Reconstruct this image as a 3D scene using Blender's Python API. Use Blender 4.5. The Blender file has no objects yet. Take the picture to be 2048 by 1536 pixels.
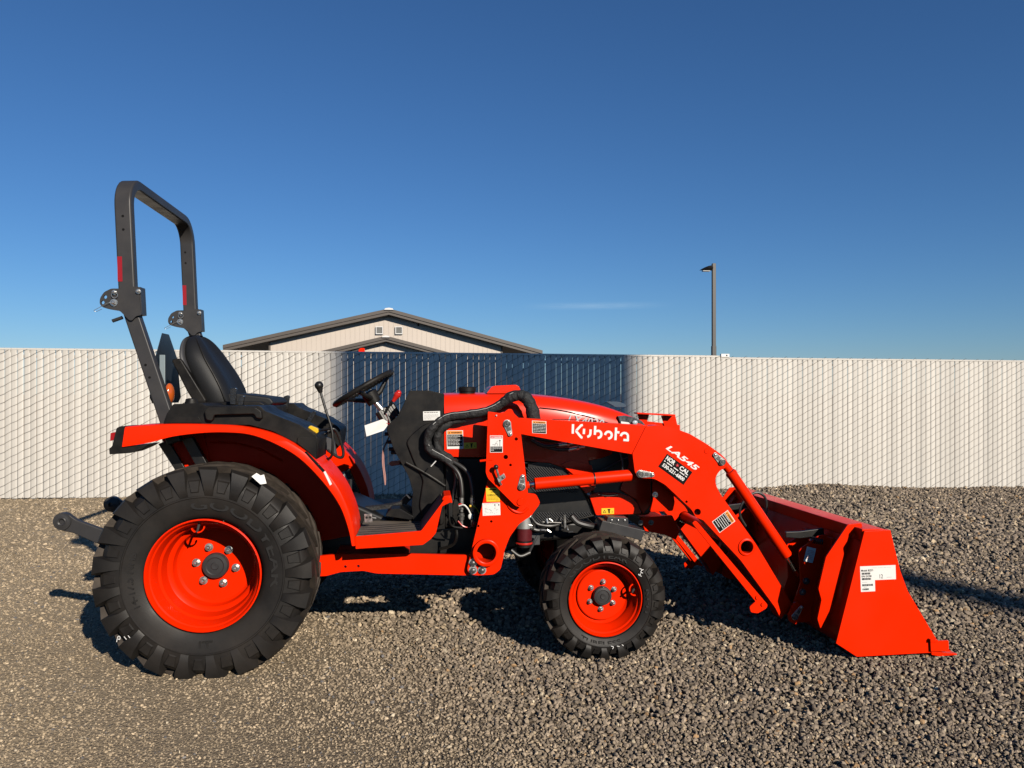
import bpy, bmesh, math, random
import numpy as np
from mathutils import Vector, Matrix
from mathutils.geometry import tessellate_polygon

random.seed(7)
rng = np.random.default_rng(7)
sc = bpy.context.scene
COL = sc.collection
PI = math.pi

# ------------------------------------------------------------------ camera
CAM_H, CAM_Y = 1.305, -3.62
FPX = 1538.0                       # focal length in pixels of the 2048 px wide photo
YAW = math.atan((1024 - 855) / FPX)
HZ = 787.0                         # horizon row
CS, SN = math.cos(YAW), math.sin(YAW)
cd = bpy.data.cameras.new('camera')
cam = bpy.data.objects.new('camera', cd)
COL.objects.link(cam)
cam.location = (0, CAM_Y, CAM_H)
cam.rotation_euler = (PI / 2, 0, -YAW)
cd.sensor_width = 36.0
cd.lens = FPX / 2048 * 36.0
cd.shift_y = 19.0 / 2048
cd.clip_start, cd.clip_end = 0.05, 3000
sc.camera = cam

# ------------------------------------------------------------------ sky and sun
SUNV = Vector((0.91, -1.9, 1.0)).normalized()       # towards the sun
SUN_EL = math.asin(SUNV.z)
world = bpy.data.worlds.new('World')
sc.world = world
world.use_nodes = True
wn, wl = world.node_tree.nodes, world.node_tree.links
sky = wn.new('ShaderNodeTexSky')
sky.sky_type = 'NISHITA'
sky.sun_disc = False
sky.sun_elevation = SUN_EL
sky.sun_rotation = math.atan2(SUNV.x, SUNV.y)
sky.altitude = 0
sky.air_density = 1.0
sky.dust_density = 0.05
sky.ozone_density = 9.2
# a faint wisp of high cloud low over the fence
def wnode(t, **kw):
    q = wn.new(t)
    for k, v in kw.items():
        setattr(q, k, v)
    return q
wtc = wnode('ShaderNodeTexCoord')
wsx = wnode('ShaderNodeSeparateXYZ'); wl.new(wtc.outputs['Generated'], wsx.inputs[0])
waz = wnode('ShaderNodeMath', operation='ARCTAN2'); wl.new(wsx.outputs[0], waz.inputs[0]); wl.new(wsx.outputs[1], waz.inputs[1])
def wband(src, c, h):
    a = wnode('ShaderNodeMath', operation='SUBTRACT'); wl.new(src, a.inputs[0]); a.inputs[1].default_value = c
    b = wnode('ShaderNodeMath', operation='ABSOLUTE'); wl.new(a.outputs[0], b.inputs[0])
    m = wnode('ShaderNodeMapRange', interpolation_type='SMOOTHSTEP'); wl.new(b.outputs[0], m.inputs[0])
    m.inputs[1].default_value = h; m.inputs[2].default_value = 0.0
    return m.outputs[0]
wcv = wnode('ShaderNodeCombineXYZ'); wl.new(waz.outputs[0], wcv.inputs[0]); wl.new(wsx.outputs[2], wcv.inputs[1])
wmp = wnode('ShaderNodeMapping'); wl.new(wcv.outputs[0], wmp.inputs[0]); wmp.inputs['Scale'].default_value = (9, 160, 1)
wno = wnode('ShaderNodeTexNoise'); wl.new(wmp.outputs[0], wno.inputs['Vector']); wno.inputs['Detail'].default_value = 5
wm1 = wnode('ShaderNodeMath', operation='MULTIPLY'); wl.new(wband(waz.outputs[0], math.atan((1190 - 1024) / FPX) + YAW, .11), wm1.inputs[0]); wl.new(wband(wsx.outputs[2], .1125, .0062), wm1.inputs[1])
wm2 = wnode('ShaderNodeMath', operation='MULTIPLY'); wl.new(wm1.outputs[0], wm2.inputs[0]); wl.new(wno.outputs[0], wm2.inputs[1])
wm3 = wnode('ShaderNodeMath', operation='MULTIPLY'); wl.new(wm2.outputs[0], wm3.inputs[0]); wm3.inputs[1].default_value = .35
wmx = wnode('ShaderNodeMix', data_type='RGBA'); wl.new(wm3.outputs[0], wmx.inputs[0]); wl.new(sky.outputs[0], wmx.inputs[6]); wmx.inputs[7].default_value = (6.5, 8.5, 10.0, 1)
whs = wnode('ShaderNodeHueSaturation'); whs.inputs['Saturation'].default_value = 1.03; wl.new(wmx.outputs[2], whs.inputs['Color'])
wl.new(whs.outputs[0], wn['Background'].inputs[0])
wn['Background'].inputs[1].default_value = 0.062
sl = bpy.data.lights.new('sun', 'SUN')
sl.energy = 5.0
sl.angle = math.radians(0.53)
sl.color = (1.0, 0.91, 0.78)
so = bpy.data.objects.new('sun', sl)
COL.objects.link(so)
so.rotation_euler = SUNV.to_track_quat('Z', 'Y').to_euler()
so.location = (6, -12, 9)
vs = sc.view_settings
vs.view_transform = 'Standard'
vs.look = 'None'
vs.exposure = 0.45
vs.gamma = 1.0
sc.cycles.diffuse_bounces = 0


# ------------------------------------------------------------------ helpers
def W(u, v, d):
    """photo pixel seen on the vertical plane y = d -> world point"""
    a = (u - 1024) / FPX
    z = (d - CAM_Y) / (CS - a * SN)
    return Vector((a * z * CS + z * SN, d, CAM_H - (v - HZ) * z / FPX))


def sstep(a, b, x):
    t = np.clip((x - a) / (b - a), 0, 1)
    return t * t * (3 - 2 * t)


def ground_z(x, y):
    x = np.asarray(x, float); y = np.asarray(y, float)
    z = -0.0045 * np.clip(x + 5.2, -6, 20) * sstep(2.2, 6.0, y)
    z = z + 0.055 * np.exp(-((x - 5.4) / 1.0) ** 2) * sstep(4.6, 6.4, y)
    z = z + 0.006 * np.sin(x * 2.1 + y * 1.3) * np.sin(y * 1.7 - x * .6) + 0.004 * np.sin(x * 5.3 + 1) * np.sin(y * 4.4)
    return z


MATS = {}


def mat(name, base, rough=0.5, metal=0.0, spec=0.5, coat=0.0, noise=0.0, nscale=30.0, bump=0.0, bscale=200.0,
        dust=0.0, dustcol=(.30, .25, .19), trans=0.0, rnoise=0.0):
    base = tuple(c * .74 for c in base)
    m = bpy.data.materials.new(name)
    m.use_nodes = True
    n, l = m.node_tree.nodes, m.node_tree.links
    b = n['Principled BSDF']
    b.inputs['Base Color'].default_value = (*base, 1)
    b.inputs['Roughness'].default_value = rough
    b.inputs['Metallic'].default_value = metal
    b.inputs['Specular IOR Level'].default_value = spec
    b.inputs['Coat Weight'].default_value = coat
    b.inputs['Coat Roughness'].default_value = 0.08
    b.inputs['Transmission Weight'].default_value = trans
    tc = n.new('ShaderNodeTexCoord')
    src = None
    if noise > 0 or dust > 0 or rnoise > 0:
        t = n.new('ShaderNodeTexNoise')
        t.inputs['Scale'].default_value = nscale
        t.inputs['Detail'].default_value = 6
        l.new(tc.outputs['Object'], t.inputs['Vector'])
        col = None
        if noise > 0:
            r = n.new('ShaderNodeMapRange')
            r.inputs[1].default_value = .25; r.inputs[2].default_value = .75
            r.inputs[3].default_value = 1 - noise; r.inputs[4].default_value = 1 + noise
            l.new(t.outputs[0], r.inputs[0])
            mx = n.new('ShaderNodeVectorMath'); mx.operation = 'SCALE'
            mx.inputs[0].default_value = base
            l.new(r.outputs[0], mx.inputs['Scale'])
            col = mx.outputs[0]
        if dust > 0:
            t2 = n.new('ShaderNodeTexNoise')
            t2.inputs['Scale'].default_value = nscale * .35
            t2.inputs['Detail'].default_value = 8
            t2.inputs['Roughness'].default_value = .7
            l.new(tc.outputs['Object'], t2.inputs['Vector'])
            r2 = n.new('ShaderNodeMapRange')
            r2.inputs[1].default_value = .42; r2.inputs[2].default_value = .75
            r2.inputs[3].default_value = 0; r2.inputs[4].default_value = dust
            l.new(t2.outputs[0], r2.inputs[0])
            mm = n.new('ShaderNodeMix'); mm.data_type = 'RGBA'
            l.new(r2.outputs[0], mm.inputs[0])
            if col is not None:
                l.new(col, mm.inputs[6])
            else:
                mm.inputs[6].default_value = (*base, 1)
            mm.inputs[7].default_value = (*dustcol, 1)
            col = mm.outputs[2]
        if col is not None:
            l.new(col, b.inputs['Base Color'])
        if rnoise > 0:
            r3 = n.new('ShaderNodeMapRange')
            r3.inputs[1].default_value = .3; r3.inputs[2].default_value = .7
            r3.inputs[3].default_value = max(0.02, rough - rnoise); r3.inputs[4].default_value = rough + rnoise
            l.new(t.outputs[0], r3.inputs[0])
            l.new(r3.outputs[0], b.inputs['Roughness'])
    if bump > 0:
        t = n.new('ShaderNodeTexNoise')
        t.inputs['Scale'].default_value = bscale
        t.inputs['Detail'].default_value = 3
        l.new(tc.outputs['Object'], t.inputs['Vector'])
        bp = n.new('ShaderNodeBump')
        bp.inputs['Strength'].default_value = bump
        bp.inputs['Distance'].default_value = 0.002
        l.new(t.outputs[0], bp.inputs['Height'])
        l.new(bp.outputs[0], b.inputs['Normal'])
    MATS[name] = m
    return m


RED = mat('orange_red_paint', (.95, .0215, .0002), .32, spec=.10, noise=.05, nscale=4, rnoise=.06, bump=.05, bscale=120)
REDH = mat('hood_red_paint', (.90, .023, .001), .26, coat=.12, spec=.25, noise=.04, nscale=3, rnoise=.05)
DRED = mat('dark_red_lens', (.35, .006, .01), .25)
BLK = mat('black_plastic', (.0070, .0066, .0067), .46, noise=.2, nscale=18, bump=.25, bscale=600, spec=.16, dust=.05, rnoise=.08)
BLK2 = mat('black_metal', (.0045, .0045, .0047), .40, noise=.3, nscale=25, dust=.04, spec=.4)
GREY = mat('rollbar_grey_paint', (.034, .033, .0345), .42, spec=.3, noise=.08, nscale=10, rnoise=.06, dust=.05)
LGREY = mat('grey_plastic', (.05, .05, .053), .5, noise=.1, nscale=12, bump=.2, bscale=500)
NAVY = mat('seat_vinyl', (.0095, .0098, .0108), .56, spec=.3, noise=.15, nscale=10, bump=.3, bscale=350)
RUB = mat('tyre_rubber', (.0115, .0102, .0094), .55, spec=.25, noise=.25, nscale=9, bump=.2, bscale=260, dust=.14, dustcol=(.09, .068, .05), rnoise=.1)
RUBT = mat('dusty_tread_rubber', (.040, .032, .026), .7, spec=.2, noise=.35, nscale=25, bump=.4, bscale=180, dust=.35, dustcol=(.10, .078, .058))
HOSE = mat('hose_rubber', (.012, .012, .012), .45, noise=.2, nscale=30, dust=.06)
CLOTH = mat('hose_sleeve_cloth', (.007, .007, .0075), .75, noise=.3, nscale=40, bump=1.0, bscale=45)
CLOTH.node_tree.nodes['Bump'].inputs['Distance'].default_value = .012
ZINC = mat('zinc_steel', (.62, .61, .58), .3, metal=.9, noise=.15, nscale=60, rnoise=.1)
CHROME = mat('chrome', (.8, .8, .8), .08, metal=1.0)
DSTEEL = mat('dark_steel', (.14, .135, .13), .4, metal=.6, noise=.2, nscale=40)
WHITE = mat('white_paper', (.78, .76, .72), .6, noise=.03, nscale=20)
LWHITE = mat('white_letter_film', (.82, .80, .77), .45)
BLACKP = mat('black_print', (.007, .007, .007), .7, spec=.08)
GREYP = mat('grey_print', (.30, .30, .30), .5)
YEL = mat('yellow_film', (.85, .55, .01), .45)
ORG = mat('orange_film', (.85, .28, .02), .45)
REDP = mat('red_print', (.65, .02, .03), .45)
AMBER = mat('amber_lens', (.55, .10, .012), .15, coat=.5)
YELK = mat('yellow_knob', (.80, .48, .01), .35)
GLASS = mat('clear_lens', (.75, .78, .80), .06, spec=.8, coat=1.0, metal=.35)
SILV = mat('silver_letter', (.62, .62, .64), .3, metal=.25)
MUD = mat('floor_mat_rubber', (.12, .098, .078), .7, noise=.35, nscale=14, bump=.5, bscale=150, dust=.45, dustcol=(.16, .125, .095))
ALU = mat('cast_aluminium', (.45, .45, .44), .45, metal=.7, noise=.15, nscale=30)
STRAP = mat('pink_strap', (.55, .28, .24), .6)


class MB:
    def __init__(self):
        self.v, self.f, self.mi, self.mats = [], [], [], []

    def midx(self, m):
        if m not in self.mats:
            self.mats.append(m)
        return self.mats.index(m)

    def add(self, verts, faces, m):
        o = len(self.v)
        self.v.extend([tuple(p) for p in verts])
        k = self.midx(m)
        for f in faces:
            self.f.append([i + o for i in f])
            self.mi.append(k)
        return self

    def box(self, x0, x1, y0, y1, z0, z1, m):
        v = [(x, y, z) for x in (x0, x1) for y in (y0, y1) for z in (z0, z1)]
        return self.add(v, [(0, 1, 3, 2), (4, 6, 7, 5), (0, 4, 5, 1), (2, 3, 7, 6), (0, 2, 6, 4), (1, 5, 7, 3)], m)

    def plate_xz(self, loops, y0, y1, m):
        """outline (list of (x,z) loops, first outer, rest holes) extruded from y0 to y1"""
        verts, faces, offs = [], [], []
        for lp in loops:
            offs.append(len(verts))
            verts += [(p[0], y0, p[1]) for p in lp]
        n = len(verts)
        verts += [(p[0], y1, p[2]) for p in [(a[0], 0, a[2]) for a in verts]]
        if len(loops) == 1:
            k = len(loops[0])
            faces.append(list(range(k)))
            faces.append(list(range(n + k - 1, n - 1, -1)))
        else:
            tris = tessellate_polygon([[Vector((p[0], p[1], 0)) for p in lp] for lp in loops])
            for t in tris:
                faces.append(list(t))
                faces.append([n + i for i in reversed(t)])
        for lp, o in zip(loops, offs):
            k = len(lp)
            for i in range(k):
                j = (i + 1) % k
                faces.append((o + i, n + o + i, n + o + j, o + j))
        return self.add(verts, faces, m)

    def plate(self, pts, d0, d1, m, holes=()):
        lo = []
        for lp in [pts] + list(holes):
            lo.append([(W(p[0], p[1], d0).x, W(p[0], p[1], d0).z) for p in lp])
        return self.plate_xz(lo, d0, d1, m)

    def tube(self, pts, r, m, n=10, caps=True):
        pts = [Vector(p) for p in pts]
        k = len(pts)
        rs = r if isinstance(r, (list, tuple)) else [r] * k
        t0 = (pts[1] - pts[0]).normalized()
        up = Vector((0, 0, 1)) if abs(t0.z) < .9 else Vector((1, 0, 0))
        nx = t0.cross(up).normalized()
        verts, faces = [], []
        for i in range(k):
            t = (pts[min(i + 1, k - 1)] - pts[max(i - 1, 0)]).normalized()
            nx = (nx - t * nx.dot(t))
            nx.normalize()
            ny = t.cross(nx)
            for j in range(n):
                a = 2 * PI * j / n
                verts.append(pts[i] + (nx * math.cos(a) + ny * math.sin(a)) * rs[i])
        for i in range(k - 1):
            for j in range(n):
                a, b = i * n + j, i * n + (j + 1) % n
                faces.append((a, b, b + n, a + n))
        if caps:
            faces.append(list(range(n - 1, -1, -1)))
            faces.append([(k - 1) * n + j for j in range(n)])
        return self.add(verts, faces, m)

    def lathe(self, prof, cx, cz, m, n=48, close=False):
        """profile of (radius, y) turned about the horizontal axis through (cx, cz)"""
        verts, faces = [], []
        k = len(prof)
        for i in range(n):
            a = 2 * PI * i / n
            for r, y in prof:
                verts.append((cx + r * math.cos(a), y, cz + r * math.sin(a)))
        for i in range(n):
            ii = (i + 1) % n
            for j in range(k - 1 if not close else k):
                jj = (j + 1) % k
                faces.append((i * k + j, ii * k + j, ii * k + jj, i * k + jj))
        return self.add(verts, faces, m)

    def sweep(self, pts, a, b, ha, hb, m, caps=True):
        """rectangular bar: path pts, at each point half-extents ha along unit a[i], hb along b[i]"""
        verts, faces = [], []
        for p, x, y in zip(pts, a, b):
            p, x, y = Vector(p), Vector(x), Vector(y)
            verts += [p - x * ha - y * hb, p + x * ha - y * hb, p + x * ha + y * hb, p - x * ha + y * hb]
        k = len(pts)
        for i in range(k - 1):
            for j in range(4):
                q = (j + 1) % 4
                faces.append((i * 4 + j, i * 4 + q, i * 4 + 4 + q, i * 4 + 4 + j))
        if caps:
            faces.append((3, 2, 1, 0))
            e = (k - 1) * 4
            faces.append((e, e + 1, e + 2, e + 3))
        return self.add(verts, faces, m)

    def loft(self, secs, m, caps=True, closed=True):
        k = len(secs[0])
        verts, faces = [], []
        for s in secs:
            verts += [tuple(p) for p in s]
        for i in range(len(secs) - 1):
            for j in range(k if closed else k - 1):
                q = (j + 1) % k
                faces.append((i * k + j, i * k + q, i * k + k + q, i * k + k + j))
        if caps:
            faces.append(list(range(k - 1, -1, -1)))
            e = (len(secs) - 1) * k
            faces.append([e + j for j in range(k)])
        return self.add(verts, faces, m)

    def ball(self, c, r, m, n=12, sq=(1, 1, 1)):
        verts, faces = [], []
        h = n // 2
        for i in range(h + 1):
            t = PI * i / h
            for j in range(n):
                p = 2 * PI * j / n
                verts.append((c[0] + r * sq[0] * math.sin(t) * math.cos(p), c[1] + r * sq[1] * math.sin(t) * math.sin(p), c[2] + r * sq[2] * math.cos(t)))
        for i in range(h):
            for j in range(n):
                q = (j + 1) % n
                faces.append((i * n + j, i * n + n + j, i * n + n + q, i * n + q))
        return self.add(verts, faces, m)

    def torus(self, c, ax, R, r, m, n=40, k=10):
        ax = Vector(ax).normalized()
        e1 = ax.orthogonal().normalized(); e2 = ax.cross(e1)
        verts, faces = [], []
        for i in range(n):
            a = 2 * PI * i / n
            rd = e1 * math.cos(a) + e2 * math.sin(a)
            for j in range(k):
                b = 2 * PI * j / k
                verts.append(Vector(c) + rd * (R + r * math.cos(b)) + ax * r * math.sin(b))
        for i in range(n):
            for j in range(k):
                a, b = (i + 1) % n, (j + 1) % k
                faces.append((i * k + j, a * k + j, a * k + b, i * k + b))
        return self.add(verts, faces, m)

    def build(self, name, parent=None, bevel=0.0, smooth=35, seg=2, label=None):
        me = bpy.data.meshes.new(name)
        me.from_pydata(self.v, [], self.f)
        for m in self.mats:
            me.materials.append(m)
        me.polygons.foreach_set('material_index', self.mi)
        me.validate()
        bm = bmesh.new(); bm.from_mesh(me)
        bmesh.ops.recalc_face_normals(bm, faces=bm.faces)
        bm.to_mesh(me); bm.free()
        if smooth:
            me.polygons.foreach_set('use_smooth', [True] * len(me.polygons))
            me.set_sharp_from_angle(angle=math.radians(smooth))
        o = bpy.data.objects.new(name, me)
        COL.objects.link(o)
        if bevel > 0:
            b = o.modifiers.new('bevel', 'BEVEL')
            b.width = bevel; b.segments = seg; b.limit_method = 'ANGLE'; b.angle_limit = math.radians(38)
            b.harden_normals = True
        if parent is not None:
            o.parent = parent
            if parent.type == 'EMPTY':
                o.location = -parent.location
        if label:
            o['label'] = label
        return o


def thing(name, label, cat, loc=(0, 0, 0), group=None):
    o = bpy.data.objects.new(name, None)
    COL.objects.link(o)
    o.location = loc
    o.empty_display_size = .1
    return tag(o, label, cat, group)


def tag(o, label, cat, group=None):
    o['label'] = label
    o['category'] = cat
    if group:
        o['group'] = group
    return o


CY = 0.735                                           # the tractor's middle plane


def mirror(o, parent=None, sub=True):
    """a copy of a part (and its sub-parts) on the other side of the tractor"""
    me = o.data.copy()
    co = np.empty(len(me.vertices) * 3)
    me.vertices.foreach_get('co', co)
    co[1::3] = 2 * CY - co[1::3]
    me.vertices.foreach_set('co', co)
    me.flip_normals()
    c = o.copy(); c.data = me
    COL.objects.link(c)
    c.parent = parent if parent is not None else o.parent
    if sub:
        for ch in list(o.children):
            mirror(ch, c)
    return c


def rnd(pts, r=6, k=4):
    """polygon with rounded corners; a point may carry its own radius"""
    out = []
    n = len(pts)
    for i in range(n):
        p = Vector(pts[i][:2]); a = Vector(pts[i - 1][:2]); b = Vector(pts[(i + 1) % n][:2])
        rr = pts[i][2] if len(pts[i]) > 2 else r
        if rr <= 0:
            out.append(tuple(p)); continue
        da, db = (a - p), (b - p)
        t = min(rr, da.length * .45, db.length * .45)
        s, e = p + da.normalized() * t, p + db.normalized() * t
        for j in range(k + 1):
            q = j / k
            out.append(tuple(s * (1 - q) ** 2 + p * 2 * q * (1 - q) + e * q * q))
    return out


def circ(u, v, r, n=20):
    return [(u + r * math.cos(2 * PI * i / n), v + r * math.sin(2 * PI * i / n)) for i in range(n)]


def cr(pts, k=6):
    """Catmull-Rom through the points (any dimension)"""
    pts = [Vector(p) for p in pts]
    P = [pts[0] * 2 - pts[1]] + pts + [pts[-1] * 2 - pts[-2]]
    out = []
    for i in range(1, len(P) - 2):
        a, b, c, d = P[i - 1:i + 3]
        for j in range(k):
            t = j / k
            out.append(.5 * ((2 * b) + (c - a) * t + (2 * a - 5 * b + 4 * c - d) * t * t + (3 * b - a - 3 * c + d) * t ** 3))
    out.append(pts[-1])
    return out


def wp(pts):
    return [W(*p) for p in pts]


TXT = {}


def text_mesh(s, bold=0.0):
    key = (s, bold)
    if key not in TXT:
        c = bpy.data.curves.new('t', 'FONT')
        c.body = s
        c.offset = bold
        c.resolution_u = 3
        o = bpy.data.objects.new('t', c)
        COL.objects.link(o)
        me = bpy.data.meshes.new_from_object(o)
        v = [tuple(p.co) for p in me.vertices]
        f = [list(p.vertices) for p in me.polygons]
        bpy.data.objects.remove(o); bpy.data.curves.remove(c); bpy.data.meshes.remove(me)
        xs = [p[0] for p in v]; ys = [p[1] for p in v]
        x0, x1, y0, y1 = min(xs), max(xs), min(ys), max(ys)
        v = [((p[0] - x0) / (x1 - x0), (p[1] - y0) / (y1 - y0)) for p in v]
        TXT[key] = (v, f)
    return TXT[key]


class Frame:
    """a flat label: top-left corner, vector along its top edge, vector down its side"""

    def __init__(self, tl, ex, ey):
        self.o, self.ex, self.ey = Vector(tl), Vector(ex), Vector(ey)
        self.n = self.ex.cross(self.ey).normalized()
        if self.n.y > 0:
            self.n = -self.n

    def pt(self, a, b, lift=0.0):
        return self.o + self.ex * a + self.ey * b + self.n * lift

    def rect(self, mb, a0, b0, a1, b1, m, lift):
        mb.add([self.pt(a0, b0, lift), self.pt(a1, b0, lift), self.pt(a1, b1, lift), self.pt(a0, b1, lift)], [(0, 1, 2, 3)], m)

    def slab(self, mb, m, lift=0.001):
        q = [(0, 0), (1, 0), (1, 1), (0, 1)]
        mb.add([self.pt(a, b, 0) for a, b in q] + [self.pt(a, b, lift) for a, b in q],
               [(4, 5, 6, 7), (0, 1, 5, 4), (1, 2, 6, 5), (2, 3, 7, 6), (3, 0, 4, 7)], m)

    def text(self, mb, s, a0, b0, a1, b1, m, lift, bold=0.02, shear=0.0):
        v, f = text_mesh(s, bold)
        mb.add([self.pt(a0 + (a1 - a0) * (x + shear * y), b1 + (b0 - b1) * y, lift) for x, y in v], f, m)

    def tri(self, mb, a, b, w, h, m, lift):
        mb.add([self.pt(a - w / 2, b + h, lift), self.pt(a + w / 2, b + h, lift), self.pt(a, b, lift)], [(0, 1, 2)], m)

    def rows(self, mb, a0, a1, b0, b1, n, m, lift, fill=.5, seed=1):
        fill *= .62
        r = random.Random(seed)
        for i in range(n):
            y0 = b0 + (b1 - b0) * i / n
            y1 = y0 + (b1 - b0) / n * fill
            x = a0
            e = a1 if r.random() < .7 else a0 + (a1 - a0) * r.uniform(.4, .9)
            while x < e - .02:
                w = r.uniform(.05, .16)
                self.rect(mb, x, y0, min(x + w, e), y1, m, lift)
                x += w + .025


def frame_uv(tl, tr, bl, d):
    a, b, c = W(*tl, d), W(*tr, d), W(*bl, d)
    return Frame(a, b - a, c - a)


def ribbon(mb, pts, w, m, y):
    """stroke of width w (metres) along (x,z) points on the plane y"""
    P = [Vector((p[0], p[1])) for p in pts]
    L, R = [], []
    for i, p in enumerate(P):
        t = (P[min(i + 1, len(P) - 1)] - P[max(i - 1, 0)]).normalized()
        nrm = Vector((-t.y, t.x))
        L.append((p.x + nrm.x * w / 2, y, p.y + nrm.y * w / 2)); R.append((p.x - nrm.x * w / 2, y, p.y - nrm.y * w / 2))
    n = len(P)
    mb.add(L + R, [(i, i + 1, n + i + 1, n + i) for i in range(n - 1)], m)


# ================================================================== the setting
def ground_material():
    m = bpy.data.materials.new('gravel_ground')
    m.use_nodes = True
    n, l = m.node_tree.nodes, m.node_tree.links
    b = n['Principled BSDF']
    tc = n.new('ShaderNodeTexCoord')
    vo = n.new('ShaderNodeTexVoronoi'); vo.inputs['Scale'].default_value = 75
    l.new(tc.outputs['Object'], vo.inputs['Vector'])
    no = n.new('ShaderNodeTexNoise'); no.inputs['Scale'].default_value = 220; no.inputs['Detail'].default_value = 5
    l.new(tc.outputs['Object'], no.inputs['Vector'])
    big = n.new('ShaderNodeTexNoise'); big.inputs['Scale'].default_value = .9; big.inputs['Detail'].default_value = 5
    l.new(tc.outputs['Object'], big.inputs['Vector'])
    sx = n.new('ShaderNodeSeparateXYZ'); l.new(tc.outputs['Object'], sx.inputs[0])
    mr = n.new('ShaderNodeMapRange'); mr.inputs[1].default_value = -1.6; mr.inputs[2].default_value = 1.6
    ad = n.new('ShaderNodeMath'); ad.operation = 'MULTIPLY_ADD'; ad.inputs[1].default_value = 2.0
    l.new(big.outputs[0], ad.inputs[0]); l.new(sx.outputs[0], ad.inputs[2])
    l.new(ad.outputs[0], mr.inputs[0])
    cA = n.new('ShaderNodeValToRGB')
    cA.color_ramp.elements[0].color = (0.266, 0.201, 0.127, 1); cA.color_ramp.elements[1].color = (0.488, 0.385, 0.252, 1)
    cB = n.new('ShaderNodeValToRGB')
    cB.color_ramp.elements[0].color = (0.067, 0.052, 0.037, 1); cB.color_ramp.elements[1].color = (0.178, 0.138, 0.098, 1)
    sp = n.new('ShaderNodeSeparateColor'); l.new(vo.outputs['Color'], sp.inputs[0])
    mix0 = n.new('ShaderNodeMath'); mix0.operation = 'MULTIPLY_ADD'; mix0.inputs[1].default_value = .5
    l.new(sp.outputs[0], mix0.inputs[0])
    hf = n.new('ShaderNodeMath'); hf.operation = 'MULTIPLY'; hf.inputs[1].default_value = .5
    l.new(no.outputs[0], hf.inputs[0]); l.new(hf.outputs[0], mix0.inputs[2])
    l.new(mix0.outputs[0], cA.inputs[0]); l.new(mix0.outputs[0], cB.inputs[0])
    mm = n.new('ShaderNodeMix'); mm.data_type = 'RGBA'
    l.new(mr.outputs[0], mm.inputs[0]); l.new(cA.outputs[0], mm.inputs[6]); l.new(cB.outputs[0], mm.inputs[7])
    l.new(mm.outputs[2], b.inputs['Base Color'])
    b.inputs['Roughness'].default_value = .9
    b.inputs['Specular IOR Level'].default_value = .2
    hs = n.new('ShaderNodeMath'); hs.operation = 'SUBTRACT'
    l.new(no.outputs[0], hs.inputs[0]); l.new(vo.outputs['Distance'], hs.inputs[1])
    bp = n.new('ShaderNodeBump'); bp.inputs['Strength'].default_value = 1.0; bp.inputs['Distance'].default_value = .012
    l.new(hs.outputs[0], bp.inputs['Height']); l.new(bp.outputs[0], b.inputs['Normal'])
    return m


def make_ground():
    xs = np.unique(np.concatenate([[-900, -400, -200, -100, -60, -40, -30, -24, -20, -16, -13], np.arange(-11, 13.01, .3), [15, 18, 22, 28, 36, 50, 80, 150, 300, 900]]))
    ys = np.unique(np.concatenate([[-900, -300, -120, -60, -35, -22, -15, -10, -7], np.arange(-5, 7.6, .3), [8, 9, 11, 14, 18, 25, 35, 50, 80, 150, 300, 900]]))
    X, Y = np.meshgrid(xs, ys, indexing='ij')
    Z = ground_z(X, Y)
    v = np.stack([X, Y, Z], -1).reshape(-1, 3)
    ny = len(ys)
    f = [(i * ny + j, (i + 1) * ny + j, (i + 1) * ny + j + 1, i * ny + j + 1) for i in range(len(xs) - 1) for j in range(ny - 1)]
    me = bpy.data.meshes.new('ground'); me.from_pydata(v.tolist(), [], f)
    me.polygons.foreach_set('use_smooth', [True] * len(f))
    me.materials.append(ground_material())
    o = bpy.data.objects.new('ground', me); COL.objects.link(o)
    o['kind'] = 'structure'
    return o


make_ground()


def looseness(x, y):
    """0 = fine compacted gravel on the left, 1 = loose coarse stones on the right"""
    t = x + .45 * np.sin(y * 1.1 + .5) + .35 * np.sin(x * 1.7 + y * .8)
    return sstep(-1.3, 1.1, t)


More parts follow.
